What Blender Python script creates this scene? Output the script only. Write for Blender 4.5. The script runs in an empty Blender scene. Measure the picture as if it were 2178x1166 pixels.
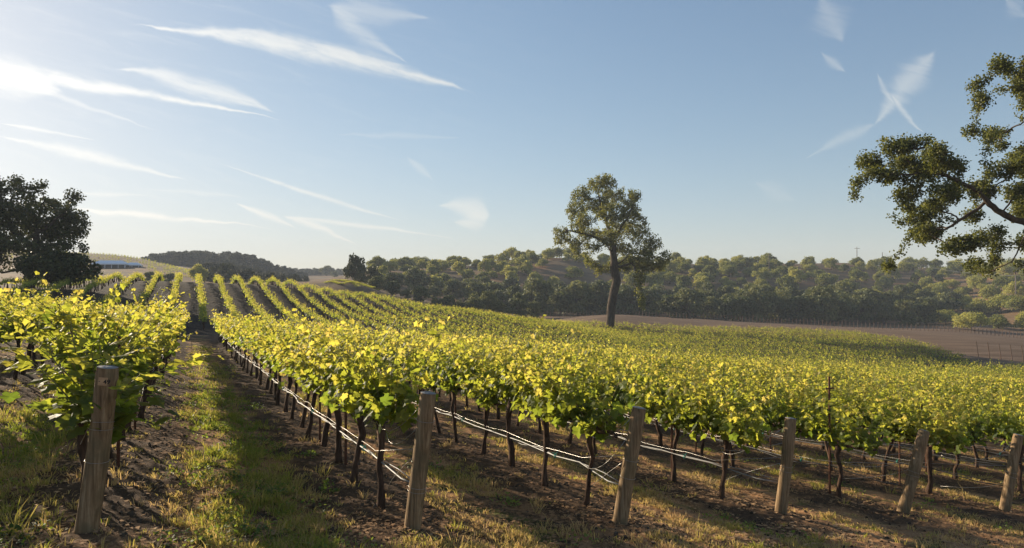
import bpy, math, random
import numpy as np
from mathutils import Vector, Matrix

scene = bpy.context.scene
COL = scene.collection
R = math.radians

# ------------------------------------------------------------------ camera, sky, sun, exposure
CAMH = 1.55
cam_data = bpy.data.cameras.new('camera'); cam = bpy.data.objects.new('camera', cam_data); COL.objects.link(cam)
cam_data.sensor_width = 36.0; cam_data.lens = 24.0; cam_data.clip_start = 0.05; cam_data.clip_end = 9000
cam.location = (0, 0, CAMH); cam.rotation_euler = (R(90.67), 0, 0)
scene.camera = cam
scene.render.engine = 'CYCLES'
scene.view_settings.view_transform = 'Standard'; scene.view_settings.look = 'None'
scene.view_settings.gamma = 1.0; scene.view_settings.exposure = 0.95
scene.cycles.max_bounces = 8; scene.cycles.transparent_max_bounces = 8
scene.cycles.diffuse_bounces = 3; scene.cycles.transmission_bounces = 6; scene.cycles.volume_bounces = 0
scene.cycles.sample_clamp_indirect = 6.0
scene.cycles.use_denoising = True

SUN_AZ, SUN_EL = R(-50), R(16.5)
SUN_DIR = Vector((math.sin(SUN_AZ)*math.cos(SUN_EL), math.cos(SUN_AZ)*math.cos(SUN_EL), math.sin(SUN_EL)))
sun_data = bpy.data.lights.new('sun', 'SUN'); sun_data.energy = 5.0; sun_data.angle = R(0.6); sun_data.color = (1.0, 0.85, 0.64)
sun = bpy.data.objects.new('sun', sun_data); COL.objects.link(sun)
sun.rotation_euler = SUN_DIR.to_track_quat('Z', 'Y').to_euler(); sun.location = (-30, 30, 30)

class NT:
    """small helper for wiring nodes"""
    def __init__(s, tree): s.t = tree; s.n = tree.nodes; s.l = tree.links
    def put(s, sock, v):
        if v is None: return
        if isinstance(v, bpy.types.NodeSocket): s.l.new(v, sock)
        elif isinstance(v, (tuple, list)) and sock.type == 'RGBA' and len(v) == 3: sock.default_value = (*v, 1)
        else: sock.default_value = v
    def m(s, op, a, b=None, c=None, clamp=False):
        n = s.n.new('ShaderNodeMath'); n.operation = op; n.use_clamp = clamp
        for i, v in enumerate((a, b, c)): s.put(n.inputs[i], v)
        return n.outputs[0]
    def vm(s, op, a, b=None, out=0):
        n = s.n.new('ShaderNodeVectorMath'); n.operation = op; s.put(n.inputs[0], a); s.put(n.inputs[1], b)
        return n.outputs['Value' if op in ('DOT_PRODUCT', 'LENGTH', 'DISTANCE') else 'Vector']
    def mix(s, f, a, b, mode='MIX'):
        n = s.n.new('ShaderNodeMix'); n.data_type = 'RGBA'; n.blend_type = mode
        s.put(n.inputs[0], f); s.put(n.inputs[6], a); s.put(n.inputs[7], b); return n.outputs[2]
    def noise(s, vec, scale, detail=4, rough=.55, dist=0, col=False):
        n = s.n.new('ShaderNodeTexNoise'); s.put(n.inputs['Vector'], vec)
        for k, v in (('Scale', scale), ('Detail', detail), ('Roughness', rough), ('Distortion', dist)): n.inputs[k].default_value = v
        return n.outputs['Color' if col else 'Fac']
    def step(s, x, a, b, lo=0., hi=1.):
        n = s.n.new('ShaderNodeMapRange'); n.interpolation_type = 'SMOOTHSTEP'
        for k, v in zip(('Value', 'From Min', 'From Max', 'To Min', 'To Max'), (x, a, b, lo, hi)): s.put(n.inputs[k], v)
        return n.outputs[0]
    def ramp(s, x, stops):
        n = s.n.new('ShaderNodeValToRGB'); s.put(n.inputs[0], x); e = n.color_ramp.elements
        while len(e) < len(stops): e.new(.5)
        for k, (p, c) in zip(e, stops): k.position = p; k.color = (*c, 1)
        return n.outputs[0]
    def xyz(s, x, y, z):
        n = s.n.new('ShaderNodeCombineXYZ')
        for i, v in enumerate((x, y, z)): s.put(n.inputs[i], v)
        return n.outputs[0]
    def sep(s, v):
        n = s.n.new('ShaderNodeSeparateXYZ'); s.put(n.inputs[0], v); return n.outputs
    def attr(s, name, out='Fac'):
        n = s.n.new('ShaderNodeAttribute'); n.attribute_name = name; return n.outputs[out]

world = bpy.data.worlds.new('World'); scene.world = world; world.use_nodes = True
def make_sky():
    t = NT(world.node_tree); t.n.clear()
    out = t.n.new('ShaderNodeOutputWorld'); bg = t.n.new('ShaderNodeBackground'); t.l.new(bg.outputs[0], out.inputs[0])
    sky = t.n.new('ShaderNodeTexSky'); sky.sky_type = 'NISHITA'; sky.sun_disc = False
    sky.sun_elevation = SUN_EL; sky.sun_rotation = SUN_AZ
    sky.altitude = 200; sky.air_density = 1.0; sky.dust_density = 0.55; sky.ozone_density = 2.6
    co = t.n.new('ShaderNodeTexCoord').outputs['Generated']
    dx, dy, dz = t.sep(co)
    yy = t.m('MAXIMUM', dy, .08)
    X = t.m('DIVIDE', dx, yy); Y = t.m('DIVIDE', dz, yy); P = t.xyz(X, Y, 0)
    # wispy fibres, drawn out along the drift of the high cloud
    fib = t.noise(t.vm('MULTIPLY', t.xyz(t.m('ADD', X, t.m('MULTIPLY', Y, -.25)), t.m('ADD', Y, t.m('MULTIPLY', X, .28)), 0), (9., 62., 1.)), 1., 7, .66, .7)
    fine = t.noise(t.vm('MULTIPLY', t.xyz(t.m('ADD', X, t.m('MULTIPLY', Y, .9)), t.m('SUBTRACT', Y, t.m('MULTIPLY', X, .5)), 0), (75., 30., 1.)), 1., 4, .6, .3)
    wob = t.m('MULTIPLY', t.m('SUBTRACT', t.noise(t.vm('MULTIPLY', P, (14., 14., 1.)), 1., 3, .6), .5), .016)
    grain = t.m('ADD', t.m('MULTIPLY', fib, .75), t.m('MULTIPLY', fine, .45))
    total = None
    # x0,y0, x1,y1 of the streak's axis, half width, bow, opacity, position of the widest point
    for (x0, y0, x1, y1, w, bow, op, pk) in CLOUDS:
        ax, ay = (x0-1089)/1452, (600-y0)/1452; bx, by = (x1-1089)/1452, (600-y1)/1452
        L = math.hypot(bx-ax, by-ay); ux, uy = (bx-ax)/L, (by-ay)/L
        a = t.m('MULTIPLY_ADD', X, ux/L, t.m('MULTIPLY_ADD', Y, uy/L, -(ax*ux+ay*uy)/L))
        b = t.m('MULTIPLY_ADD', X, -uy, t.m('MULTIPLY_ADD', Y, ux, (ax*uy-ay*ux)))
        ac = t.m('MULTIPLY', a, t.m('SUBTRACT', 1., a))
        b = t.m('ADD', t.m('MULTIPLY_ADD', ac, -4*bow/1452, b), wob if w > 6 else t.m('MULTIPLY', wob, .4))
        wid = t.m('MULTIPLY', t.m('MULTIPLY', t.step(a, -.02, pk), t.step(a, 1.02, pk)), 1.22*w/1452)
        q = t.m('DIVIDE', t.m('ABSOLUTE', b), t.m('MAXIMUM', wid, .0004))
        body = t.step(t.m('ADD', q, t.m('MULTIPLY', t.m('SUBTRACT', fine, .5), 1.1)), 1.6, -.1)
        body = t.m('MULTIPLY', body, t.m('MULTIPLY', t.step(a, 0., .12), t.step(a, 1., .86)))
        v = t.m('MULTIPLY', t.m('MULTIPLY', body, op), t.step(t.m('ADD', t.m('MULTIPLY', t.m('SUBTRACT', grain, .6), 2.3), t.m('MULTIPLY', body, .75)), -.1, .85), clamp=True)
        total = v if total is None else t.m('SUBTRACT', t.m('ADD', total, v), t.m('MULTIPLY', total, v))
    veil = t.m('MULTIPLY', t.step(fib, .46, .8), t.m('MULTIPLY', t.step(X, .25, -.7), .20))
    total = t.m('MAXIMUM', total, veil)
    total = t.m('MULTIPLY', total, t.step(dy, .1, .3))
    # film-like shoulder on the very bright sky round the sun
    s1 = t.vm('MULTIPLY', sky.outputs[0], SKY_TINT)
    s2 = t.vm('DIVIDE', t.vm('MULTIPLY', s1, (1.42, 1.40, 1.34)), t.vm('ADD', t.vm('MULTIPLY', s1, (.118, .114, .108)), (1., 1., 1.)))
    glow = t.vm('DOT_PRODUCT', t.vm('NORMALIZE', co), tuple(SUN_DIR))
    # cloud brightness follows the glow round the sun, as thin ice cloud does
    lum = t.m('ADD', CLOUD_LUM[0], t.m('MULTIPLY', t.m('POWER', t.m('MAXIMUM', glow, 0.), 10.), CLOUD_LUM[1]))
    cc = t.vm('ADD', t.vm('MULTIPLY', s2, (.45, .40, .33)), t.vm('MULTIPLY', t.xyz(lum, lum, lum), (1.0, .985, .955)))
    t.l.new(t.mix(total, s2, cc), bg.inputs['Color']); bg.inputs['Strength'].default_value = SKY_STR
SKY_STR = 0.068
SKY_TINT = (1.07, 1.10, 1.20)
CLOUD_LUM = (4.6, 2.6)
CLOUDS = [(245,50,1045,208,25,26,1.,.55),(420,66,800,140,14,22,.6,.4),(-60,140,650,264,17,4,1.,.12),(-120,120,150,205,40,0,.9,.5),(225,138,615,252,24,14,.75,.5),(330,165,560,235,14,6,.4,.5),
 (-30,284,430,396,14,6,.7,.4),(-20,258,225,304,5,2,.6,.4),(70,190,360,288,7,2,.4,.2),(440,338,890,480,6,-4,.75,.55),(140,446,610,492,8,6,1.,.25),
 (490,428,640,486,10,0,.9,.5),(590,455,775,528,8,6,.9,.3),(600,460,1000,512,6,2,.8,.3),(925,438,1050,462,28,8,.7,.65),(960,474,1045,458,20,-8,.6,.6),
 (690,5,880,140,24,-6,.45,.25),(680,10,930,40,34,0,.4,.35),(2000,95,1850,275,32,0,.5,.4),(1866,148,1905,225,7,-3,.4,.5),(1895,195,1978,284,8,-6,.5,.4),(1870,255,1700,345,14,0,.28,.3),
 (1740,-20,1800,95,42,0,.3,.5),(1745,105,1805,155,12,0,.35,.5),(1600,385,1700,430,22,0,.18,.5),(150,410,330,416,6,0,.45,.4),(860,330,925,390,10,0,.3,.5),(2140,-10,2190,40,20,0,.25,.5),
 (690,285,1010,292,8,0,.2,.5),(300,400,540,420,6,0,.3,.5)]
make_sky()

# ------------------------------------------------------------------ mesh, material and naming helpers
def tag(o, label=None, cat=None, group=None, kind=None):
    if label: o['label'] = label
    if cat: o['category'] = cat
    if group: o['group'] = group
    if kind: o['kind'] = kind
    return o

def mesh(name, V, faces, mats, tint=None, color=None, smooth=False):
    """faces: list of (index array N x k, material index)"""
    me = bpy.data.meshes.new(name); V = np.ascontiguousarray(V, np.float32)
    faces = [(np.asarray(f, np.int32), m) for f, m in faces if len(f)]
    me.vertices.add(len(V)); me.vertices.foreach_set('co', V.ravel())
    nl = sum(f.size for f, _ in faces); npol = sum(len(f) for f, _ in faces)
    me.loops.add(nl); me.polygons.add(npol)
    me.loops.foreach_set('vertex_index', np.concatenate([f.ravel() for f, _ in faces]))
    tot = np.concatenate([np.full(len(f), f.shape[1], np.int32) for f, _ in faces])
    me.polygons.foreach_set('loop_start', np.r_[0, np.cumsum(tot)[:-1]].astype(np.int32))
    me.polygons.foreach_set('material_index', np.concatenate([np.full(len(f), m, np.int32) for f, m in faces]))
    if smooth is not False:
        sm = np.concatenate([np.full(len(f), (smooth is True) or (m in smooth if smooth is not True else True), bool) for f, m in faces])
        me.polygons.foreach_set('use_smooth', sm)
    else:
        me.polygons.foreach_set('use_smooth', np.zeros(npol, bool))
    for m in mats: me.materials.append(m)
    if tint is not None:
        a = me.attributes.new('tint', 'FLOAT', 'POINT'); a.data.foreach_set('value', np.asarray(tint, np.float32))
    if color is not None:
        a = me.attributes.new('zone', 'FLOAT_COLOR', 'POINT'); a.data.foreach_set('color', np.asarray(color, np.float32).ravel())
    me.update(calc_edges=True); me.validate()
    return me

def link(name, me, parent=None, loc=(0, 0, 0), rotz=0.0, sc=None):
    o = bpy.data.objects.new(name, me); COL.objects.link(o)
    o.location = loc; o.rotation_euler = (0, 0, rotz)
    if sc is not None: o.scale = (sc, sc, sc) if np.isscalar(sc) else sc
    if parent: o.parent = parent
    return o

def copy_tree(o):
    c = o.copy(); COL.objects.link(c)
    for ch in list(o.children):
        d = ch.copy(); COL.objects.link(d); d.parent = c
        for g in list(ch.children):
            e = g.copy(); COL.objects.link(e); e.parent = d
    return c

class Geo:
    """collects pieces of one mesh"""
    def __init__(s): s.V = []; s.F = []; s.T = []; s.n = 0
    def add(s, V, faces, mat=0, tint=0.5):
        V = np.asarray(V, float).reshape(-1, 3)
        s.V.append(V); s.T.append(np.full(len(V), tint) if np.isscalar(tint) else np.asarray(tint))
        if not isinstance(faces, list): faces = [faces]
        for f in faces:
            if len(f): s.F.append((np.asarray(f, np.int64)+s.n, mat))
        s.n += len(V)
    def tube(s, pts, rad, seg=6, mat=0, caps=True, tint=.5, wob=0., rng=None):
        pts = np.asarray(pts, float); n = len(pts); rad = np.broadcast_to(np.asarray(rad, float), (n,))
        tg = np.gradient(pts, axis=0); tg /= np.linalg.norm(tg, axis=1)[:, None]+1e-12
        ref = np.array([0., 0, 1]) if abs(tg[0, 2]) < .9 else np.array([1., 0, 0])
        A = np.cross(tg, ref); A /= np.linalg.norm(A, axis=1)[:, None]+1e-12; B = np.cross(tg, A)
        an = np.arange(seg)*2*np.pi/seg
        rr = rad[:, None]*np.ones(seg)
        if wob and rng is not None: rr = rr*(1+wob*rng.standard_normal((n, seg)))
        V = pts[:, None, :] + rr[..., None]*(np.cos(an)[None, :, None]*A[:, None, :] + np.sin(an)[None, :, None]*B[:, None, :])
        i = np.arange(n-1)[:, None]*seg; j = np.arange(seg)[None, :]; k = (j+1) % seg
        q = np.stack([i+j, i+k, i+seg+k, i+seg+j], -1).reshape(-1, 4)
        fs = [q]
        if caps: fs += [np.arange(seg)[None, ::-1], (np.arange(seg)+(n-1)*seg)[None, :]]
        s.add(V.reshape(-1, 3), fs, mat, tint)
    def box(s, c, d, mat=0, M=None):
        v = np.array([(x, y, z) for x in (-.5, .5) for y in (-.5, .5) for z in (-.5, .5)])*np.asarray(d, float)
        if M is not None: v = v@np.asarray(M).T
        s.add(v+np.asarray(c, float), np.array([(0,1,3,2),(4,6,7,5),(0,4,5,1),(2,3,7,6),(0,2,6,4),(1,5,7,3)]), mat)
    def arr(s): return np.concatenate(s.V), s.F, np.concatenate(s.T)
    def mesh(s, name, mats, smooth=False, tint=True):
        V, F, T = s.arr(); return mesh(name, V, F, mats, T if tint else None, smooth=smooth)

def new_mat(name):
    m = bpy.data.materials.new(name); m.use_nodes = True; t = NT(m.node_tree); t.n.clear()
    out = t.n.new('ShaderNodeOutputMaterial'); return m, t, out
def principled(t, base, rough=.8, spec=.3, metal=0., normal=None):
    p = t.n.new('ShaderNodeBsdfPrincipled')
    t.put(p.inputs['Base Color'], base); t.put(p.inputs['Roughness'], rough); t.put(p.inputs['Metallic'], metal)
    t.put(p.inputs['Specular IOR Level'], spec)
    if normal is not None: t.l.new(normal, p.inputs['Normal'])
    return p.outputs[0]
def bump(t, h, strength, dist):
    n = t.n.new('ShaderNodeBump'); n.inputs['Strength'].default_value = strength; n.inputs['Distance'].default_value = dist
    t.l.new(h, n.inputs['Height']); return n.outputs[0]
def leaf_mat(name, stops, trans, fac, rough=.45, spec=.35, vary=.25):
    m, t, out = new_mat(name)
    tint = t.attr('tint'); rnd = t.n.new('ShaderNodeObjectInfo').outputs['Random']
    geo = t.n.new('ShaderNodeNewGeometry')
    tt = t.m('ADD', tint, t.m('MULTIPLY', t.m('SUBTRACT', rnd, .5), vary), clamp=True)
    c = t.ramp(tt, stops); c2 = t.ramp(tt, trans)
    vein = t.noise(geo.outputs['Position'], 14., 3)
    c = t.mix(.35, c, t.mix(1., c, t.ramp(vein, [(.3, (.6, .6, .6)), (.7, (1.3, 1.3, 1.2))]), 'MULTIPLY'))
    tr = t.n.new('ShaderNodeBsdfTranslucent'); t.put(tr.inputs['Color'], c2)
    mx = t.n.new('ShaderNodeMixShader'); mx.inputs[0].default_value = fac
    t.l.new(principled(t, c, rough, spec), mx.inputs[1]); t.l.new(tr.outputs[0], mx.inputs[2]); t.l.new(mx.outputs[0], out.inputs[0])
    return m
def plain_mat(name, a, b, scale=6., rough=.8, spec=.25, metal=0., stretch=(1, 1, 1), bmp=0.3, bdist=.01, detail=5, coord='Object'):
    m, t, out = new_mat(name)
    co = t.vm('MULTIPLY', t.n.new('ShaderNodeTexCoord').outputs[coord], stretch)
    n1 = t.noise(co, scale, detail, .6)
    c = t.ramp(n1, [(.3, a), (.7, b)])
    t.l.new(principled(t, c, rough, spec, metal, bump(t, n1, bmp, bdist)), out.inputs[0]); return m
FPX, PX0, HY = 1452.0, 1089.0, 600.0
TH = np.radians(25.16); CT, ST = np.cos(TH), np.sin(TH)
def uv2xy(u, v): return CT*u - ST*v, ST*u + CT*v
def xy2uv(x, y): return CT*x + ST*y, -ST*x + CT*y
NEAR = [  # u, v, height below the eye
 (0,0,-1.55),(-6,0,-.8),(6,0,-2.25),(0,-12,-1.1),(25,0,-4.3),(-25,0,.6),(-25,-25,1.2),(25,-25,-3.6),
 (-.66,5.25,-1.7),(1.52,5.2,-1.98),(3.5,5.3,-2.27),(6,5.8,-2.68),(8.1,5.85,-2.97),(10.2,5.86,-3.22),(18.8,10,-4.4),
 (-2.8,15.6,-1.8),(-.66,11.3,-2.0),(1.5,8.3,-2.12),(-5,24,-1.75),(-12,40,-1.9),(-14,72,-.6),(-12,55,-2.2),
 (37.7,20,-6.3),(60,10,-8.0),(0,42,-3.15),(0,50,-3.15),(.6,60,-2.7),(.6,75,-1.65),(.6,90,-.2),(.8,96,.05),(-5,95,.1),(-10.5,92,-.1),
 (10.9,95,-.45),(23.5,95,-2.6),(37.7,95,-4.9),(50,92,-6.7),(58,88,-8.1),(67.7,78,-8.2),(72,65,-8.6),(76.6,55,-9.0),(79,42,-9.8),
 (32,42,-6.7),(50,42,-8.2),(38,50,-7.3),(64.6,85,-8.3),(15,42,-4.85),(15,60,-4.15),(15,78,-3.0),(28,60,-5.9),(28,78,-4.8),(45,70,-7.1),
 (15,25,-4.2),(0,25,-2.7),(72,25,-9.2),(110,40,-11),(-12,92,-1.2),(-22,90,-1.6),
 (0,112,-2.2),(12,112,-3.2),(25,114,-5.6),(40,112,-8.0),(50,108,-9.2),(0,130,-3.9)]
FAR = [  # column, distance, row of the ground in the photograph
 (1300,130,672),(1250,170,673),(1300,170,671),(1500,170,679),(1700,165,690),(1900,152,701),(2050,145,709),(2178,125,722),(2300,110,735),
 (2178,85,757),(2050,95,733),(1900,110,715),(1700,125,699),(1500,135,686),
 (1150,170,673),(1000,180,654),(900,180,640),(800,190,622),
 (740,140,600),(700,140,604),(770,140,612),(740,200,606),(640,200,606),(640,300,600),(690,420,594),(690,600,583),(640,650,580),(740,650,583),(690,900,590),(690,2000,598),
 (800,215,610),(900,215,630),(1000,215,645),(1150,215,655),(1300,210,667),(1500,205,674),(1700,200,681),(1900,195,686),(2050,170,697),(2178,165,703),(2300,150,712),
 (800,270,577),(900,290,574),(1000,300,570),(1080,300,556),(1200,300,553),(1300,310,562),(1450,320,564),(1600,330,562),(1800,335,560),(1950,340,570),(2100,340,572),(2250,340,570),
 (1100,255,600),(1300,255,612),(1500,260,618),(1700,260,622),(1900,260,628),(2080,220,650),(2178,215,625),(2300,220,590),
 (800,450,588),(1000,450,582),(1200,450,575),(1500,450,578),(1800,450,578),(2150,450,580),(1000,1200,592),(1500,1200,592),(2000,1200,592),(2000,2500,598),(1200,2500,598),
 (400,130,610),(250,130,608),(100,120,598),(550,130,612),(400,190,605),(250,190,598),(100,190,588),(550,200,606),
 (215,260,569),(300,260,569),(380,260,578),(150,260,560),(0,250,556),(-150,250,550),
 (160,330,538),(250,340,543),(330,360,556),(0,330,530),(-200,330,520),(400,360,575),
 (330,440,566),(420,420,566),(480,420,566),(550,430,572),(600,440,584),(640,450,594),
 (330,520,560),(420,520,560),(480,520,560),(550,520,570),(620,520,590),
 (400,900,580),(0,900,575),(400,2500,595),(0,2500,595),(-300,600,560),(2500,300,580),(2600,900,590)]
def warp(x, y):
    r = np.sqrt(x*x+y*y)+1e-9; k = 25*np.arcsinh(r/25)/r
    return x*k, y*k
_cx, _cy, _cz = [], [], []
for u, v, z in NEAR:
    x, y = uv2xy(u, v); _cx.append(x); _cy.append(y); _cz.append(z+CAMH)
for p, d, q in FAR:
    _cx.append((p-PX0)/FPX*d); _cy.append(d); _cz.append((HY-q)/FPX*d+CAMH)
for a in range(100, 261, 20):
    for d in (60., 200., 800., 2500.):
        _cx.append(np.sin(np.radians(a))*d); _cy.append(np.cos(np.radians(a))*d); _cz.append(-4. if a < 180 else 3.)
_cx, _cy, _cz = map(np.array, (_cx, _cy, _cz))
_wx, _wy = warp(_cx, _cy)
def _phi(d): return d*d*np.log(d+1e-9)
_n = len(_wx)
_A = np.zeros((_n+3, _n+3)); _D = np.hypot(_wx[:,None]-_wx, _wy[:,None]-_wy)
_A[:_n,:_n] = _phi(_D) + np.eye(_n)*2.0
_A[:_n,_n:] = np.c_[np.ones(_n), _wx, _wy]; _A[_n:,:_n] = _A[:_n,_n:].T
_W = np.linalg.solve(_A, np.r_[_cz, 0, 0, 0])
def ground(x, y):
    x = np.atleast_1d(np.asarray(x, float)); y = np.atleast_1d(np.asarray(y, float)); out = np.empty(x.shape)
    X, Y, O = x.ravel(), y.ravel(), out.ravel()
    for i in range(0, len(X), 20000):
        a, b = warp(X[i:i+20000], Y[i:i+20000])
        O[i:i+20000] = _phi(np.hypot(a[:,None]-_wx, b[:,None]-_wy))@_W[:_n] + _W[_n] + _W[_n+1]*a + _W[_n+2]*b
    return O.reshape(x.shape)
# ------------------------------------------------------------------ terrain
U0, RS = -.66, 2.16           # first near row and row spacing, metres across the rows
U2 = .8                       # row offset of the hill block
B2_END = np.array([(-600,104),(1200,101),(1300,97),(1400,93),(1500,88),(1600,85),(1700,81),(1800,76),(1900,66),(2000,55),(2095,44)])  # bearing, far edge along the rows
def vnoise(x, y, seed):
    """value noise for clods and humps in the ground sheet"""
    xi, yi = np.floor(x).astype(np.int64), np.floor(y).astype(np.int64); fx, fy = x-xi, y-yi
    fx = fx*fx*(3-2*fx); fy = fy*fy*(3-2*fy)
    def h(a, b):
        n = (a*374761393+b*668265263+seed*974711) & 0x7fffffff; n = ((n ^ (n >> 13))*1274126177) & 0x7fffffff
        return ((n ^ (n >> 16)) & 0xffff)/65535.
    return (h(xi, yi)*(1-fx)+h(xi+1, yi)*fx)*(1-fy)+(h(xi, yi+1)*(1-fx)+h(xi+1, yi+1)*fx)*fy
def row_dist(u): return np.abs(((u-U0)/RS+.5) % 1.-.5)*RS
def surf(x, y):
    """ground with the berm under each row, ruts and clods"""
    z = ground(x, y); u, v = xy2uv(x, y); r = np.hypot(x, y)
    f = np.clip((60-r)/30, 0, 1)
    inb = np.clip((v-3.6)/1.5, 0, 1)*f
    z = z+inb*.07*np.exp(-(row_dist(u)/.42)**2)
    z = z+f*(.05*(vnoise(x*1.3, y*1.3, 1)-.5)+.035*(vnoise(x*4, y*4, 2)-.5))
    g = np.clip((22-r)/10, 0, 1)
    z = z+g*(.022*(vnoise(x*11, y*11, 3)-.5)+.014*(vnoise(x*27, y*27, 4)-.5))
    return z

def ground_mat():
    m, t, out = new_mat('vineyard_ground')
    geo = t.n.new('ShaderNodeNewGeometry'); P = geo.outputs['Position']; x, y, z = t.sep(P)
    u = t.m('ADD', t.m('MULTIPLY', x, float(CT)), t.m('MULTIPLY', y, float(ST)))
    v = t.m('ADD', t.m('MULTIPLY', x, -float(ST)), t.m('MULTIPLY', y, float(CT)))
    zn = t.n.new('ShaderNodeAttribute'); zn.attribute_name = 'zone'; zr, zg_, zb = t.sep(zn.outputs['Vector'])
    hillb = t.m('GREATER_THAN', v, 46.)
    u0 = t.m('ADD', t.m('MULTIPLY', hillb, U2-U0), U0)
    d = t.m('MULTIPLY', t.m('ABSOLUTE', t.m('SUBTRACT', t.m('FRACT', t.m('ADD', t.m('DIVIDE', t.m('SUBTRACT', u, u0), RS), .5)), .5)), RS)
    big = t.noise(P, .9, 5, .6); med = t.noise(P, 4., 5, .65); fine = t.noise(P, 26., 5, .7); tiny = t.noise(P, 110., 3, .7)
    strawfib = t.noise(t.vm('MULTIPLY', P, (60., 14., 30.)), 1., 4, .7, 1.5)
    soil = t.ramp(t.m('ADD', t.m('MULTIPLY', fine, .6), t.m('MULTIPLY', tiny, .4)), [(.3, (.045, .029, .018)), (.55, (.098, .060, .036)), (.75, (.20, .128, .076))])
    litter = t.ramp(t.m('ADD', t.m('MULTIPLY', strawfib, .6), t.m('MULTIPLY', tiny, .4)), [(.3, (.11, .056, .027)), (.5, (.38, .20, .092)), (.66, (.62, .39, .20))])
    green = t.ramp(fine, [(.3, (.045, .058, .014)), (.7, (.14, .15, .04))])
    soilf = t.step(t.m('ADD', d, t.m('MULTIPLY', t.m('SUBTRACT', big, .5), .9)), .78, .42)
    soilf = t.m('MULTIPLY', soilf, zr)
    patch = t.step(t.m('ADD', t.m('MULTIPLY', med, .5), t.m('MULTIPLY', big, .5)), .41, .54)
    c = t.mix(patch, soil, litter)
    gp = t.m('MULTIPLY', t.step(t.noise(P, 1.7, 4, .6), .5, .62), t.step(d, .45, .85))
    c = t.mix(t.m('MULTIPLY', gp, .75), c, green)
    c = t.mix(soilf, c, t.mix(t.m('MULTIPLY', t.step(med, .55, .7), .55), soil, litter))
    c = t.mix(t.m('MULTIPLY', t.m('MULTIPLY', hillb, zr), .95), c, t.ramp(big, [(.35, (.028, .021, .016)), (.65, (.056, .040, .027))]))      # hill block's tilled soil, colour darkened to stand for shade between the rows
    # field under young plants: bare tilled brown
    tl = t.noise(t.vm('MULTIPLY', P, (.10, 1.1, 1.)), 1., 4, .6)
    field = t.ramp(t.m('ADD', t.m('MULTIPLY', tl, .5), t.m('MULTIPLY', fine, .5)), [(.36, (.085, .055, .035)), (.52, (.17, .112, .072)), (.64, (.30, .205, .135))])
    c = t.mix(zg_, c, field)
    hill = t.ramp(t.noise(P, .06, 6, .6), [(.35, (.10, .075, .045)), (.55, (.18, .115, .062)), (.7, (.30, .15, .075))])
    c = t.mix(zb, c, hill)
    h = t.m('ADD', t.m('MULTIPLY', fine, .7), t.m('MULTIPLY', tiny, .3))
    t.l.new(principled(t, c, .95, .08, 0., bump(t, h, .55, .03)), out.inputs[0]); return m

def b2_end(x, y): return np.interp(np.where(y > 1, x/np.maximum(y, 1)*FPX+PX0, 5000), B2_END[:, 0], B2_END[:, 1], left=104, right=43.5)
def make_ground():
    rr = np.concatenate([[.0, .6, 1.2, 1.8], np.geomspace(2.4, 40, 400)[:], np.geomspace(40.7, 420, 260), np.geomspace(440, 1500, 24)])
    aa = np.concatenate([np.linspace(-47, 47, 720), np.linspace(49, 311, 90)])
    A = np.radians(aa); n, k = len(rr), len(aa)
    x = (rr[:, None]*np.sin(A)).ravel(); y = (rr[:, None]*np.cos(A)).ravel()
    z = surf(x, y); u, v = xy2uv(x, y); r = np.hypot(x, y); px = np.where(y > 1, x/np.maximum(y, 1)*FPX+PX0, -9999)
    c = np.zeros((len(x), 4)); c[:, 3] = 1
    near = np.clip((v-4.6)/.8, 0, 1)*np.clip((125-r)/15, 0, 1)
    far_e = b2_end(x, y)
    beyond = np.clip((v-far_e-1.0)/1.5, 0, 1)
    c[:, 0] = near*(1-beyond)
    c[:, 1] = beyond*np.clip((px-1120)/60, 0, 1)*np.clip((178-y)/6, 0, 1)
    c[:, 2] = np.maximum(np.clip((y-170)/15, 0, 1), beyond*(px < 1150))
    i = np.arange(n-1)[:, None]*k; j = np.arange(k)[None, :]; j2 = (j+1) % k
    q = np.stack([i+j, i+k+j, i+k+j2, i+j2], -1).reshape(-1, 4)
    q = q[k:]
    tri = np.stack([np.full(k, 0), k+np.arange(k), k+(np.arange(k)+1) % k], -1)
    me = mesh('ground', np.c_[x, y, z], [(q, 0), (tri, 0)], [ground_mat()], color=c, smooth=True)
    tag(link('ground', me), 'brown vineyard soil with straw litter, rising to bare hills', 'ground', kind='structure')
make_ground()
# ------------------------------------------------------------------ leaves and vines
M_VLEAF = leaf_mat('vine_leaf', [(.0, (.052, .085, .020)), (.4, (.11, .145, .036)), (.75, (.20, .21, .05)), (1., (.34, .29, .09))],
                   [(.0, (.20, .28, .03)), (.4, (.49, .52, .05)), (.75, (.76, .67, .09)), (1., (.86, .66, .15))], .58, .55, .25)
M_SHOOT = plain_mat('vine_shoot', (.14, .15, .035), (.26, .17, .06), 20, .5, .4)
M_BARK = plain_mat('vine_bark', (.035, .022, .015), (.13, .080, .055), 16, .95, .1, stretch=(1, 1, .25), bmp=.9, bdist=.02)

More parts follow.
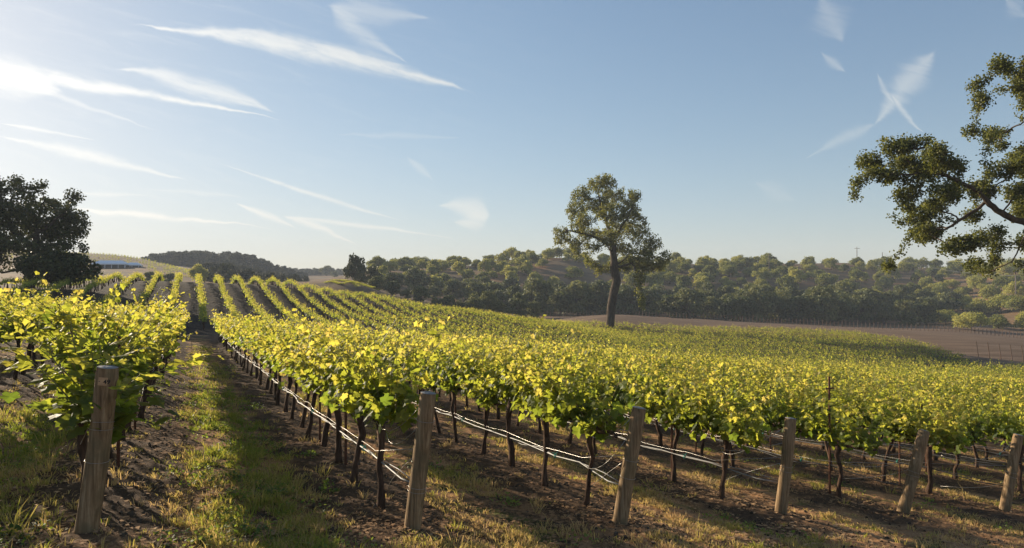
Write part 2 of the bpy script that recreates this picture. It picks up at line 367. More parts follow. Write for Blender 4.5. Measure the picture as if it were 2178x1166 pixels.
def leaf_template(lod):
    if lod == 0:
        h = np.array([(.07, -.02), (.27, -.13), (.44, .06), (.36, .20), (.55, .42), (.31, .56), (.20, .72), (0, 1.)])
        o = np.r_[[(0, .05)], h, [(-a, b) for a, b in h[:-1][::-1]]]
        V = np.r_[[(0, .38)], o]
        z = -.30*np.abs(V[:, 0])**1.2 - .16*(V[:, 1]-.4)**2 + .06*np.sin(V[:, 1]*9+V[:, 0]*7)
        k = len(o); F = np.stack([np.zeros(k, int), 1+np.arange(k), 1+(np.arange(k)+1) % k], 1)
        return np.c_[V, z], F
    if lod == 1:
        V = np.array([(0, 0, 0), (.42, .05, -.12), (.45, .5, -.15), (0, 1., -.08), (-.45, .5, -.15), (-.42, .05, -.12)])
        return V, np.array([(0, 1, 2, 3), (0, 3, 4, 5)])
    V = np.array([(0, -.05, 0), (.5, .4, -.1), (0, 1., 0), (-.5, .4, -.1)]); return V, np.array([(0, 1, 2, 3)])

def place_leaves(tpl, P, tip, nrm, size):
    """put a leaf at every point: its length along tip, its face along nrm"""
    V, F = tpl; n = len(P)
    tip = tip/(np.linalg.norm(tip, axis=1)[:, None]+1e-9)
    side = np.cross(tip, nrm); side /= np.linalg.norm(side, axis=1)[:, None]+1e-9
    nn = np.cross(side, tip)
    out = P[:, None]+size[:, None, None]*(V[None, :, 0, None]*side[:, None]+V[None, :, 1, None]*tip[:, None]+V[None, :, 2, None]*nn[:, None])
    f = F[None]+np.arange(n)[:, None, None]*len(V)
    return out.reshape(-1, 3), f.reshape(-1, F.shape[1])

def vine_parts(seed, lod, spread=1.0):
    rng = np.random.default_rng(seed)
    tr = Geo(); sh = Geo()
    w = rng.normal(0, .03, (7, 2)).cumsum(0); w -= w[0]
    zz = np.linspace(-.06, .78, 7)
    tp = np.c_[w[:, 0], w[:, 1]*.8, zz]
    rad = np.array([.047, .037, .031, .029, .030, .034, .040])*rng.uniform(.75, 1.1)*(1+.14*rng.standard_normal(7))
    tr.tube(tp, rad, 9 if lod == 0 else 5, wob=.14 if lod == 0 else 0, rng=rng)
    head = tp[-1]
    for s in (-1, 1):
        k = np.linspace(0, 1, 6)
        a = np.c_[head[0]+s*.47*k, head[1]*(1-k)+.015*rng.standard_normal(6), head[2]+.06*np.sin(k*1.5)+.012*rng.standard_normal(6)]
        a[0, 2] -= .02
        tr.tube(a, np.linspace(.026, .013, 6)*(1+.15*rng.standard_normal(6)), 6 if lod == 0 else 3, wob=.1 if lod == 0 else 0, rng=rng)
    P = []; T = []; N = []; S = []; C = []
    ns = 20 if lod < 2 else 13
    for i in range(ns):
        x0 = (i+.5)/ns-.5+rng.normal(0, .03); p = np.array([x0, rng.normal(0, .02), .83+rng.normal(0, .02)])
        L = rng.uniform(.52, .92); lat = rng.normal(0, .33)*spread; droop = rng.uniform(.15, .8)
        if lod == 3: lat *= .6; droop = .1; L *= .82
        elif rng.random() < .16: L *= .7; lat = rng.choice([-1, 1])*rng.uniform(.8, 1.4); droop = rng.uniform(1.0, 1.8)
        if rng.random() < .11: L *= 1.28; droop = .1
        d = np.array([rng.normal(0, .28), lat, 1.]); d /= np.linalg.norm(d)
        n = int(L/.055); pts = [p.copy()]
        for k in range(n):
            d = d+np.array([rng.normal(0, .05), rng.normal(0, .05)+.02*np.sign(lat), -droop*.05*(k/n+.3)]); d /= np.linalg.norm(d)
            p = p+d*.055; pts.append(p.copy())
        pts = np.array(pts)
        if lod == 0: sh.tube(pts, np.linspace(.0048, .0016, len(pts)), 4, caps=False)
        elif lod == 1: sh.tube(pts[::3], np.linspace(.006, .002, len(pts[::3])), 3, caps=False)
        for k in range(1, len(pts)):
            t = k/len(pts)
            rep = (1+int(rng.random() < .85*(1-t)+.15)+int(lod == 0 and rng.random() < .35*(1-t))) if lod < 2 else 1
            if lod == 1 and rng.random() < .42: continue
            if lod >= 2 and rng.random() < .42: continue
            for q in range(rep):
                ang = rng.uniform(0, 2*np.pi)
                out = np.array([math.cos(ang)*.7, math.sin(ang), 0.])
                pos = pts[k]+out*rng.uniform(.03, .12)*(1.2-t)+np.array([0, 0, rng.normal(0, .02)])
                P.append(pos); T.append(out*.8+np.array([0, 0, rng.uniform(-1.1, .1)])+.3*rng.standard_normal(3))
                N.append(np.array([0, 0, .8])+out*rng.uniform(.2, 1.1)+.45*rng.standard_normal(3))
                S.append((.120-.075*t**1.4)*rng.uniform(.65, 1.15)); C.append(np.clip(.26+.58*t**1.3+rng.normal(0, .12), 0, 1))
    # skirt of old leaves about the cordon
    for i in range(34 if lod == 0 else 22 if lod == 1 else 14 if lod == 2 else 5):
        ang = rng.uniform(0, 2*np.pi); out = np.array([math.cos(ang)*.5, math.sin(ang), 0])
        P.append(np.array([rng.uniform(-.5, .5), rng.normal(0, .15), rng.uniform(.78, 1.04) if lod < 3 else rng.uniform(.98, 1.14)])); T.append(out+np.array([0, 0, -1.2])); N.append(out*1.2+np.array([0, 0, .5])+.4*rng.standard_normal(3))
        S.append(rng.uniform(.08, .13)); C.append(np.clip(rng.normal(.2, .1), 0, 1))
    P, T, N, S, C = map(np.array, (P, T, N, S, C))
    if lod == 1: S = S*1.25
    if lod >= 2: S = S*(1.5 if lod == 2 else 1.35)
    tpl = leaf_template(min(lod, 2)); V, F = place_leaves(tpl, P, T, N, S)
    return tr, sh, (V, F, np.repeat(C, len(tpl[0])))

NV0, NV1 = 10, 6
PROTO = []
for k in range(NV0+NV1):
    lod = 0 if k < NV0 else 1
    tr, sh, (V, F, C) = vine_parts(100+k, lod)
    PROTO.append((tr.mesh('vine_trunk', [M_BARK], True), mesh('vine_foliage', V, [(F, 0)], [M_VLEAF], C), sh.mesh('vine_shoots', [M_SHOOT], True)))

# the six end posts as surveyed: column and distance of the foot, column shift and height of the top
POSTS = [(188, 4.5, 42, 343), (877, 5.35, 35, 290), (1318, 6.3, 40, 245), (1658, 7.8, 22, 200), (1915, 8.75, 50, 172), (2130, 9.6, 36, 158)]
def post_v(r):
    tab = [5.25, 5.2, 5.3, 5.8, 5.85, 5.9]
    return tab[r] if 0 <= r < 6 else (5.3 if r < 0 else 6.0)
ROW_AT = {-2: 'second row on the oak side of post 49', -1: 'first row on the oak side of post 49',
          0: 'row behind the post marked 49', 1: 'row behind the post beside the grassy alley', 2: 'row behind the sunlit leaning third post',
          3: 'row behind the fourth, nearly upright post', 4: 'row behind the steeply leaning fifth post', 5: 'row behind the last post by the frame edge'}
ORD = ['first', 'second', 'third', 'fourth', 'fifth', 'sixth', 'seventh', 'eighth']

rng = np.random.default_rng(7)
cand = []
for r in range(-4, 44):
    u = U0+RS*r; v = post_v(r)+.66; i = 0
    while v < 42.3:
        cand.append((r, i, u+rng.normal(0, .03), v+rng.normal(0, .07))); v += .95; i += 1
ca = np.array(cand); x, y = uv2xy(ca[:, 2], ca[:, 3]); px = PX0+FPX*x/np.maximum(y, .1)
dist = np.hypot(x, y); z = surf(x, y)
inview = (y > 1) & (px > -40) & (px < 2218)
keep = (y > 1) & (px > -900) & (px < 2500) | ((ca[:, 0] < 2) & (ca[:, 3] < 25))
order = np.argsort(np.where(inview, dist, 1e9)); single = set(order[:296].tolist())
extra = np.where(keep & ~inview & (dist < 14))[0]     # a few just outside the frame that still throw their shadows into it
vine_id = {}
for i in list(order[:296]):
    r, n = int(ca[i, 0]), int(ca[i, 1])
    k = int(rng.integers(NV0)) if dist[i] < 21 else NV0+int(rng.integers(NV1))
    root = bpy.data.objects.new('grape_vine', None); COL.objects.link(root)
    root.empty_display_size = .2
    root.location = (x[i], y[i], z[i]-.02); root.rotation_euler = (rng.normal(0, .04), rng.normal(0, .04), R(90)+TH+(math.pi if rng.random() < .5 else 0)+rng.normal(0, .05))
    s = rng.uniform(.93, 1.08); root.scale = (1.03, rng.uniform(.85, 1.05), s if r >= 0 else s*.94)
    t_, f_, s_ = PROTO[k]
    link('trunk', t_, root); fo = link('foliage', f_, root); so = link('shoots', s_, root)
    if (r, n) == (0, 0): fo.scale = so.scale = (1.15, 1.5, .9)     # the sprawling head of the row by the number plate
    if r in ROW_AT and r >= 0 and n < 8:
        tag(root, f'{ORD[n]} leafy grape vine along the {ROW_AT[r]}', 'grape vine', 'grape vines of the near vineyard block')
    elif r in ROW_AT:
        tag(root, f'leafy grape vine {"farther down" if r >= 0 else "in"} the {ROW_AT[r]}', 'grape vine', f'grape vines of the {ROW_AT[r]}')
    else:
        tag(root, 'leafy grape vine deep in the near block, beyond the rows with end posts' if r > 5 else 'leafy grape vine under the big dark oak at the edge of the near block', 'grape vine', 'grape vines deep in the near block')

# every further vine, one mass
def batch(xs, ys, zs, rots, lods, seed, wid):
    g = np.random.default_rng(seed); VV = []; TT = []; F4 = []; F3 = {}; VB = []; FB = []; nv = 0; nb = 0
    bank = {}
    for lod in set(lods):
        bank[lod] = []
        for k in range(7):
            tr, sh, (V, F, C) = vine_parts(500+lod*50+k, lod)
            b = Geo(); zz = np.array([0, .4, .8]); b.tube(np.c_[g.normal(0, .03, 3), g.normal(0, .03, 3), zz], [.04, .035, .03], 4, caps=False)
            bank[lod].append((V, F, C, b.arr()))
    for X, Y, Z, a, lod, (wy, hscale) in zip(xs, ys, zs, rots, lods, wid):
        V, F, C, (bv, bf, _) = bank[lod][int(g.integers(7))]
        c, s = math.cos(a), math.sin(a); sc = g.uniform(.9, 1.1); sy = g.uniform(.9, 1.15)*wy
        M = np.array([[c*1.03, -s*sy, 0], [s*1.03, c*sy, 0], [0, 0, sc*hscale]])
        VV.append(V@M.T+(X, Y, Z)); TT.append(np.clip(C+g.normal(0, .07), 0, 1)); F4.append(F+nv); nv += len(V)
        VB.append(bv@M.T+(X, Y, Z)); FB.append(bf[0][0]+nb); nb += len(bv)
    V = np.concatenate(VV+VB); T = np.concatenate(TT+[np.full(nb, .5)])
    return V, [(np.concatenate(F4), 0), (np.concatenate(FB)+nv, 1)], T
rest = np.where(keep & ~np.isin(np.arange(len(ca)), list(single)))[0]
X, Y, Z = list(x[rest]), list(y[rest]), list(z[rest]); A = list(R(90)+TH+rng.normal(0, .05, len(rest))+np.pi*(rng.random(len(rest)) < .5)); LO = [1 if d < 34 else 2 for d in dist[rest]]; W = [(1., 1.)]*len(LO)
# hill block
hb = []
for r in range(-7, 44):
    u = U2+RS*r; e = 98 if u < -11 else 104; v = (45.6 if u > 36 or u < -1 else 50)+rng.uniform(-.4, .4)
    while v < e:
        hb.append((u+rng.normal(0, .05), v)); v += .98
hb = np.array(hb); hx, hy = uv2xy(hb[:, 0], hb[:, 1]); hz = surf(hx, hy); hp = PX0+FPX*hx/hy
ok = (hp > -60) & (hp < 2260) & (hb[:, 1] < b2_end(hx, hy))
X += list(hx[ok]); Y += list(hy[ok]); Z += list(hz[ok]); A += list(R(90)+TH+rng.normal(0, .06, ok.sum())+np.pi*(rng.random(ok.sum()) < .5)); LO += [3]*int(ok.sum()); W += [(1.02, .74)]*int(ok.sum())
# a small slope of rows far beyond the crest
for r in range(4):
    for v in np.arange(0, 34, .55):
        yy = 139+r*7.5+2.5*math.sin(v*.3); pp = 692+r*15+v*2.1; xx = (pp-PX0)/FPX*yy
        X.append(xx); Y.append(yy); Z.append(float(ground(xx, yy)[0])); A.append(R(8)); LO.append(3); W.append((.5, .34))
# rows that follow the contours of the terraced slope
for k in range(24):
    dd = 236+k*4.3
    for pp in np.arange(-60, 470, 6.5):
        if dd < 250+12*math.sin(pp*.02) and pp < 330 or rng.random() < .55: continue
        if 196 < pp < 312 and 238 < dd < 268: continue
        d2 = dd+5*math.sin(pp*.013+k*.15); X.append((pp-PX0)/FPX*d2); Y.append(d2); Z.append(float(ground(X[-1], d2)[0])-.2); A.append(.25*math.cos(pp*.013)); LO.append(2); W.append((.5, .7))
V, F, T = batch(X, Y, Z, A, LO, 11, W)
far = tag(link('grape_vines', mesh('far_vines', V, F, [M_VLEAF, M_BARK], T)), 'dense rows of yellow green grape vines running over the hill', 'grape vines', kind='stuff')
print('vines', len(X), len(V))
# ------------------------------------------------------------------ end posts, hoses, wires, stakes
M_POST = None
def post_mat():
    m, t, out = new_mat('weathered_post')
    co = t.n.new('ShaderNodeTexCoord').outputs['Object']
    grain = t.noise(t.vm('MULTIPLY', co, (30, 30, 1.6)), 1.6, 6, .65, .4)
    blot = t.noise(co, 5., 4, .6)
    crack = t.noise(t.vm('MULTIPLY', co, (55, 55, 1.1)), 1., 3, .5, .2)
    c = t.ramp(grain, [(.3, (.10, .062, .033)), (.5, (.26, .168, .09)), (.72, (.42, .30, .175))])
    c = t.mix(t.step(blot, .45, .65, 0, .6), c, (.15, .12, .065))
    c = t.mix(t.step(crack, .66, .72, 0, .8), c, (.03, .02, .012))
    h = t.m('SUBTRACT', grain, t.step(crack, .64, .72))
    t.l.new(principled(t, c, .85, .15, 0, bump(t, h, .6, .012)), out.inputs[0]); return m
M_POST = post_mat()
M_ENDGRAIN = plain_mat('post_end_grain', (.16, .15, .14), (.34, .32, .29), 22, .85, .2)
M_PLATE = plain_mat('tan_plate', (.42, .25, .13), (.55, .35, .19), 30, .6, .3)
M_INK = plain_mat('dark_ink', (.025, .02, .02), (.05, .04, .035), 30, .7, .2)
M_WIRE = plain_mat('wire', (.22, .20, .18), (.45, .42, .38), 40, .35, .5, .75)
M_HOSE = plain_mat('pale_hose', (.16, .15, .14), (.36, .34, .31), 8, .5, .45)
M_TIE = plain_mat('green_tie', (.02, .30, .22), (.04, .42, .30), 20, .5, .4)
M_RUST = plain_mat('rusty_steel', (.075, .032, .02), (.17, .075, .04), 30, .85, .3, .2)
M_DARKHOSE = plain_mat('dark_hose', (.02, .02, .02), (.06, .055, .05), 12, .35, .5)

rng = np.random.default_rng(21)
LBL = ['thick wooden end post with a tan plate reading 49', 'wooden end post beside the grassy alley, wire tied near its top',
       'sunlit wooden end post leaning over, hose tied low on it', 'nearly upright wooden end post on straw covered ground',
       'wooden end post leaning more steeply than its neighbours', 'pale wooden end post last along the headland']
POST_TOP = []
for i, (p, d, dx, hp) in enumerate(POSTS):
    bx, by = (p-PX0)/FPX*d, d; bz = float(surf(bx, by)[0]); h = hp/FPX*d; lx = dx/FPX*d
    g = Geo(); n = 22; k = np.linspace(-.12, 1, n)
    pts = np.c_[lx*k, .02*np.sin(k*3+i), h*k]
    rad = np.full(n, .067+.003*rng.standard_normal())*(1.03-.05*k); rad[-1] *= .93
    pts[-1, 2] = pts[-2, 2]+(pts[-1, 2]-pts[-2, 2])
    g.tube(pts, rad, 28, 0, caps=False, wob=.008, rng=rng)
    me = g.mesh('post_body', [M_POST], True)
    post = link('wooden_post', me, None, (bx, by, bz)); tag(post, LBL[i], 'post', 'wooden end posts along the headland')
    top = pts[-1]; ax = np.array([lx, 0, h]); ax /= np.linalg.norm(ax); side = np.array([ax[2], 0, -ax[0]])
    c = Geo(); an = np.arange(28)*2*np.pi/28
    ring = top+.062*(np.cos(an)[:, None]*side+np.sin(an)[:, None]*np.array([0, 1, 0]))
    in_ = top+ax*.006+.03*(np.cos(an)[:, None]*side+np.sin(an)[:, None]*np.array([0, 1, 0]))+.001*rng.standard_normal((28, 3))
    j = np.arange(28); jj = (j+1) % 28
    c.add(np.r_[ring-ax*.001, in_, [top+ax*.004]], [np.stack([j, jj, 28+jj, 28+j], 1), np.stack([28+j, 28+jj, np.full(28, 56)], 1)], 0)
    link('cut_end', c.mesh('cut_end', [M_ENDGRAIN]), post)
    w = Geo()
    for hh in ([.42, .62, .66] if i == 0 else [.28, .31, .8] if i == 1 else [.40, .55] if i == 2 else [.45, .5]):
        a2 = np.linspace(0, 2*np.pi, 25); tilt = rng.normal(0, .05)
        cpt = np.array([lx*hh, .02*math.sin(hh*3+i), h*hh]); rr = .0725
        w.tube(cpt+rr*(np.cos(a2)[:, None]*side+np.sin(a2)[:, None]*np.array([0, 1, 0]))+tilt*.07*np.cos(a2+1)[:, None]*ax, .0016, 5, 0, caps=False)
    link('wire_wrap', w.mesh('wire_wrap', [M_WIRE], True), post)
    POST_TOP.append((np.array([bx, by, bz]), pts, ax))
    if i == 0:                                        # the number plate faces the eye
        away = np.array([-bx, -by, 0.]); away /= np.linalg.norm(away); f = np.array([away[0], away[1], 0]); fs = np.cross(ax, f); fs /= np.linalg.norm(fs); f = np.cross(fs, ax)
        c0 = pts[-1]-ax*.083+f*.066+fs*-.022
        Mp = np.c_[fs, f, ax]
        b = Geo(); m_ = 7; ph = np.linspace(-.40, .40, m_)
        for s0, rr in ((0, .0695),):
            cen = pts[-1]-ax*.085
            vv = []
            for q in ph-.30:
                o_ = fs*math.sin(q)*rr+f*math.cos(q)*rr
                vv += [cen+o_-ax*.026, cen+o_+ax*.026, cen+o_*1.03+ax*.026, cen+o_*1.03-ax*.026]
            fa = []
            for q in range(m_-1):
                for e in range(4): fa.append((q*4+e, q*4+(e+1) % 4, q*4+4+(e+1) % 4, q*4+4+e))
            b.add(vv, [np.array(fa), np.array([(0, 3, 2, 1), (4*m_-4, 4*m_-3, 4*m_-2, 4*m_-1)])])
        plate = link('number_plate', b.mesh('number_plate', [M_PLATE]), post)
        q = -.30; nf = fs*math.sin(q)+f*math.cos(q); ns_ = np.cross(ax, nf); cen = pts[-1]-ax*.085
        for txt, size, off, up in (('49', .040, .004, -.014), ('-', .03, -.024, -.008)):
            cu = bpy.data.curves.new('digits', 'FONT'); cu.body = txt; cu.size = size; cu.extrude = .0008; cu.offset = .0006
            tmp = bpy.data.objects.new('tmp_digits', cu); COL.objects.link(tmp)
            dg = bpy.context.evaluated_depsgraph_get(); me = bpy.data.meshes.new_from_object(tmp.evaluated_get(dg)); bpy.data.objects.remove(tmp)
            vs = np.array([v.co for v in me.vertices]); vs[:, 0] += off
            # bend the lettering round the post
            angs = q+vs[:, 0]/.0716; rad_ = .0722+vs[:, 2]
            W = cen+fs*(np.sin(angs)*rad_)[:, None]+f*(np.cos(angs)*rad_)[:, None]+ax*(vs[:, 1]+up)[:, None]
            me.vertices.foreach_set('co', W.astype(np.float32).ravel()); me.update(); me.materials.clear(); me.materials.append(M_INK)
            link('digits' if txt == '49' else 'dash_mark', me, plate)

def row_curve(r, v0, v1, h, amp, n, seed, lat=0.):
    g = np.random.default_rng(seed); v = np.linspace(v0, v1, n); u = U0+RS*r+lat+g.normal(0, .018, n)
    xx, yy = uv2xy(u, v); zz = ground(xx, yy)+.06+h+amp*g.standard_normal(n)*.4-amp*np.abs(np.sin((v-v0)*math.pi/1.9))
    return np.c_[xx, yy, zz]
HN = {0: 'the post marked 49', 1: 'the post beside the grassy alley', 2: 'the sunlit leaning third post', 3: 'the nearly upright fourth post', 4: 'the steeply leaning fifth post', 5: 'the last post'}
for r in range(-1, 9):
    v0 = post_v(r)+.35 if r < 6 else 6.2
    hose = row_curve(r, v0+.5, 41.5, .40, .02, 75, 40+r)
    second = row_curve(r, v0+.5, 41.5, .395, .035, 75, 140+r, .025)
    tw = row_curve(r, v0+.4, 41.5, .46, .03, 75, 240+r)
    if 0 <= r < 6:
        B, pts, ax = POST_TOP[r]; a0 = B+pts[8]+np.array([-.03, .06, 0])
        hose = np.r_[[a0, a0*.7+hose[0]*.3+(0, 0, -.03)], hose]; second = np.r_[[a0+(0, 0, .02), a0*.6+second[0]*.4+(0, 0, .03)], second]; tw = np.r_[[B+pts[13]+np.array([-.03, .06, 0])], tw]
    whose = f'running along the row from {HN[r]}' if r in HN else 'running along the row on the oak side' if r < 0 else f'threaded through the {["sixth", "seventh", "eighth"][r-6]} row past the number plate post'
    from_ = 'irrigation hoses of the near rows'
    g = Geo(); g.tube(hose, .0075, 7); g.tube(second, .0045, 6)
    bright = r in (1, 2, 3)
    ho = tag(link('irrigation_hose', g.mesh('hose', [M_HOSE if bright else M_DARKHOSE if r > 3 else M_HOSE], True)), f'{"pale" if r < 4 else "dark"} irrigation hose {whose}', 'hose', from_)
    rg = np.random.default_rng(60+r)
    for kk in (3, 9, 16):
        c = hose[kk]; t_ = Geo(); a2 = np.linspace(0, 2*np.pi, 9); tg = hose[kk+1]-hose[kk]; tg /= np.linalg.norm(tg); A_ = np.cross(tg, (0, 0, 1.)); A_ /= np.linalg.norm(A_); B_ = np.cross(tg, A_)
        t_.tube(c+(np.cos(a2)[:, None]*A_+np.sin(a2)[:, None]*B_)*.017, .006, 5, caps=False)
        for s in (-1, 1): t_.tube(np.array([c+(0, 0, .015), c+s*A_*.015+(0, 0, .035), c+s*A_*.035+np.array([0, 0, .03+.02*rg.random()])]), [.005, .004, .002], 5)
        link('plastic_tie', t_.mesh('tie', [M_TIE], True), ho)
    g = Geo(); g.tube(tw, .0026, 5)
    if 0 <= r < 6:                                    # loose tie wires between the post and the first vine
        gr = np.random.default_rng(500+r)
        for hk, vh in ((19, .78), (16, .62), (12, .30)):
            s0 = B+pts[hk]+np.array([-.06, .03, 0]); uu, vv = uv2xy(U0+RS*r+gr.normal(0, .05), post_v(r)+.62); e0 = np.array([uu, vv, float(ground(uu, vv)[0])+vh+gr.normal(0, .08)]); kk = np.linspace(0, 1, 10)[:, None]
            g.tube(s0*(1-kk)+e0*kk+np.array([gr.normal(0, .10), gr.normal(0, .08), -.14*gr.random()])*4*kk*(1-kk), .0028, 5)
    cord = row_curve(r, v0+.5, 41.5, .80, .01, 40, 340+r)
    if 0 <= r < 6: cord = np.r_[[B+pts[17]+np.array([-.02, .05, 0])], cord]
    g.tube(cord, .003, 5)
    tag(link('trellis_wire', g.mesh('wires', [M_WIRE], True)), f'thin steel trellis wires {whose}', 'wire', 'trellis wires of the near rows')

# rusty steel stakes standing in the rows
kinds = [(0, 5.95, 1.0), (0, 7.3, 1.3), (0, 9.8, 1.3), (1, 7.6, .9), (1, 9.3, 1.0), (2, 7.0, .9), (2, 9.9, 1.3), (3, 7.45, 1.2), (4, 6.72, 1.62), (4, 9.5, 1.3), (5, 7.2, 1.0), (5, 9.9, 1.3), (6, 8.2, 1.3), (7, 9.7, 1.25), (8, 11, 1.3)]
for r, v, h in kinds:
    u = U0+RS*r+.05; xx, yy = uv2xy(u, v); zz = float(surf(xx, yy)[0]); g = Geo()
    ln = rng.normal(0, .03, 2)
    a = np.array([(0, 0, -.1), (ln[0]*h, ln[1]*h, h)])
    g.box((ln[0]*h/2, ln[1]*h/2, h/2-.05), (.028, .006, h+.1)); g.box((ln[0]*h/2, ln[1]*h/2+.011, h/2-.05), (.006, .018, h+.1))
    o = tag(link('steel_stake', g.mesh('stake', [M_RUST]), None, (xx, yy, zz), R(25)), f'{"tall" if h > 1.4 else "short"} rusty stake {["just inside", "a few vines into", "well inside"][min(2, int((v-5.9)/1.6))]} the {ROW_AT.get(r, "row past the last post")}', 'stake', 'rusty steel stakes in the vine rows')
    if r == 4 and h > 1.4:
        b = Geo(); b.box((ln[0]*h, ln[1]*h-.006, h-.16), (.16, .010, .022)); link('cross_arm', b.mesh('cross_arm', [M_RUST]), o)

# ------------------------------------------------------------------ fence, stakes of the bare field, tents, poles
M_FPOST = plain_mat('fence_wood', (.09, .055, .038), (.20, .13, .09), 8, .9, .15)
def fence(pl, gap, label):
    P = np.array([((p-PX0)/FPX*d, d) for p, d in pl]); seg = np.r_[0, np.cumsum(np.hypot(*np.diff(P, axis=0).T))]
    s = np.arange(0, seg[-1], gap); X = np.interp(s, seg, P[:, 0]); Y = np.interp(s, seg, P[:, 1]); Zs = ground(X, Y)
    root = bpy.data.objects.new('post_fence', None); COL.objects.link(root); root.location = (X[0], Y[0], Zs[0]); tag(root, label, 'fence')
    me = None; bulk = Geo(); rg = np.random.default_rng(5)
    protos = []
    for k in range(4):
        g = Geo(); h = 1.25+.25*k/3; g.tube(np.array([(0, 0, -.2), (rg.normal(0, .02), 0, h*.6), (rg.normal(0, .05), 0, h)]), [.075, .07, .06], 6); protos.append(g.mesh('fence_post', [M_FPOST]))
    for i in range(len(s)):
        if i < 100 or len(s) <= 100:
            link('post', protos[int(rg.integers(4))], root, (X[i]-X[0], Y[i]-Y[0], Zs[i]-Zs[0]), rg.uniform(0, 6))
        else:
            h = rg.uniform(1.2, 1.5); bulk.tube(np.array([(0, 0, -.2), (rg.normal(0, .05), 0, h)])+(X[i]-X[0], Y[i]-Y[0], Zs[i]-Zs[0]), [.075, .06], 6)
    if bulk.n: link('posts', bulk.mesh('posts', [M_FPOST]), root)['kind'] = 'stuff'
    w = Geo()
    for hh in (.45, .95): w.tube(np.c_[X-X[0], Y-Y[0], Zs-Zs[0]+hh], .008, 3, caps=False)
    link('wire', w.mesh('fence_wire', [M_WIRE]), root)
fence([(1150, 172), (1300, 171), (1500, 168), (1700, 163), (1860, 156), (1992, 150)], .82, 'long fence of dark wooden posts between brown field and oak belt')
fence([(1992, 152), (2060, 150), (2120, 147), (2178, 142), (2260, 134)], .72, 'shorter weathered post fence below the round green trees')
rg = np.random.default_rng(9)
for i in range(7):
    p = 2078+i*24; d = 83-.6*i; xx, yy = (p-PX0)/FPX*d, d; zz = float(surf(xx, yy)[0]); g = Geo()
    g.tube(np.array([(.10, 0, -.1), (0, 0, .8), (-.16, 0, 1.9)]), [.05, .045, .04], 6)
    tag(link('field_stake', g.mesh('field_stake', [M_FPOST]), None, (xx, yy, zz)), 'slanting wooden row stake on the bare field, past the end of the vines', 'stake', 'slanting stakes at the edge of the bare field')
# low rows of dry training stakes on the bare brown field
M_TENT = plain_mat('tent_canvas', (.74, .76, .80), (.82, .84, .87), 2, .6, .3)
M_TDARK = plain_mat('tent_inside', (.10, .11, .13), (.16, .17, .19), 2, .8, .2)
def tent(p, d, w, dep, eave, ridge, label, name='marquee_tent', legs=5, hip=.32):
    xx, yy = (p-PX0)/FPX*d, d; zz = float(ground(xx, yy)[0])
    root = bpy.data.objects.new(name, None); COL.objects.link(root); root.location = (xx, yy, zz); root.rotation_euler = (0, 0, R(12)); tag(root, label, 'tent', 'white event tents on the terraced slope')
    a, b = w/2, dep/2; r = a-hip*w/2
    g = Geo(); g.add([(-a, -b, eave), (a, -b, eave), (a, b, eave), (-a, b, eave), (-r, 0, ridge), (r, 0, ridge), (-a, -b, eave-.35), (a, -b, eave-.35), (a, b, eave-.35), (-a, b, eave-.35)],
                     [np.array([(0, 1, 5, 4), (2, 3, 4, 5), (0, 6, 7, 1), (1, 7, 8, 2), (2, 8, 9, 3), (3, 9, 6, 0)]), np.array([(1, 2, 5), (3, 0, 4)])])
    link('canopy_roof', g.mesh('canopy', [M_TENT]), root)
    for s in np.linspace(-a+.1, a-.1, legs):
        for q in (-b+.1, b-.1):
            g = Geo(); g.tube(np.array([(s, q, -.6), (s, q, eave-.1)]), .09, 6); link('pole', g.mesh('tent_pole', [M_TENT]), root)
    g = Geo(); g.box((0, b-.35, eave/2-.25), (w-.5, .06, eave-.1)); link('back_wall', g.mesh('tent_back', [M_TDARK]), root)
    for s in np.linspace(-a+.9, a-.9, max(2, legs-1)):
        g = Geo(); g.box((s, -b+.9, .38), (1.3, 1.0, .06)); g.tube(np.array([(s, -b+.9, -.3), (s, -b+.9, .38)]), .08, 6); link('table', g.mesh('tent_table', [M_TDARK]), root)
tent(236, 258, 11.5, 6, 1.5, 2.75, 'long white open sided marquee with a hipped roof', legs=6)
tent(284, 262, 4.8, 4, .9, 1.75, 'small white tent with sloping roof, between the marquee and a tiny round tent', 'party_tent', 3, .5)
tent(298.5, 264, 1.3, 1.2, .6, 1.1, 'tiny white round topped tent at the end of the tent group', 'small_tent', 2, .9)
M_POLE = plain_mat('pole_wood', (.13, .10, .08), (.24, .20, .16), 6, .9, .2)
pole_tops = []
for p, d, h, arm, lb in ((1823, 338, 6.6, True, 'tall utility pole with cross arm standing on the hill crest'), (1877, 330, 5.4, False, 'bare pale utility pole just below the hill crest'),
                         (1636, 290, 7.5, False, 'slim pale pole among hillside trees'), (2160, 205, 6.5, False, 'pale leaning pole above the round trees by the brown slope')):
    xx, yy = (p-PX0)/FPX*d, d; zz = float(ground(xx, yy)[0]); g = Geo()
    g.tube(np.array([(0, 0, -.5), (0, 0, h+2)]), [.20, .14], 8); o = tag(link('utility_pole', g.mesh('pole', [M_POLE], True), None, (xx, yy, zz)), lb, 'utility pole', 'utility poles on the hill')
    pole_tops.append((xx, yy, zz+h+1.7))
    if arm:
        b = Geo(); b.box((0, -.2, h+1.2), (2.6, .16, .18)); link('cross_arm', b.mesh('arm', [M_POLE]), o)
        for s in (-1.1, 0, 1.1):
            b = Geo(); b.tube(np.array([(s, -.2, h+1.3), (s, -.2, h+1.65)]), [.07, .05], 6); link('insulator', b.mesh('insulator', [M_TENT]), o)
g = Geo()
for s in (-.8, .8):
    a, b = np.array(pole_tops[1]), np.array(pole_tops[3]); k = np.linspace(0, 1, 20)[:, None]
    g.tube(a*(1-k)+b*k+np.array([s, 0, 0])-np.array([0, 0, 7])*(k*(1-k)*4*.35), .025, 4, caps=False)
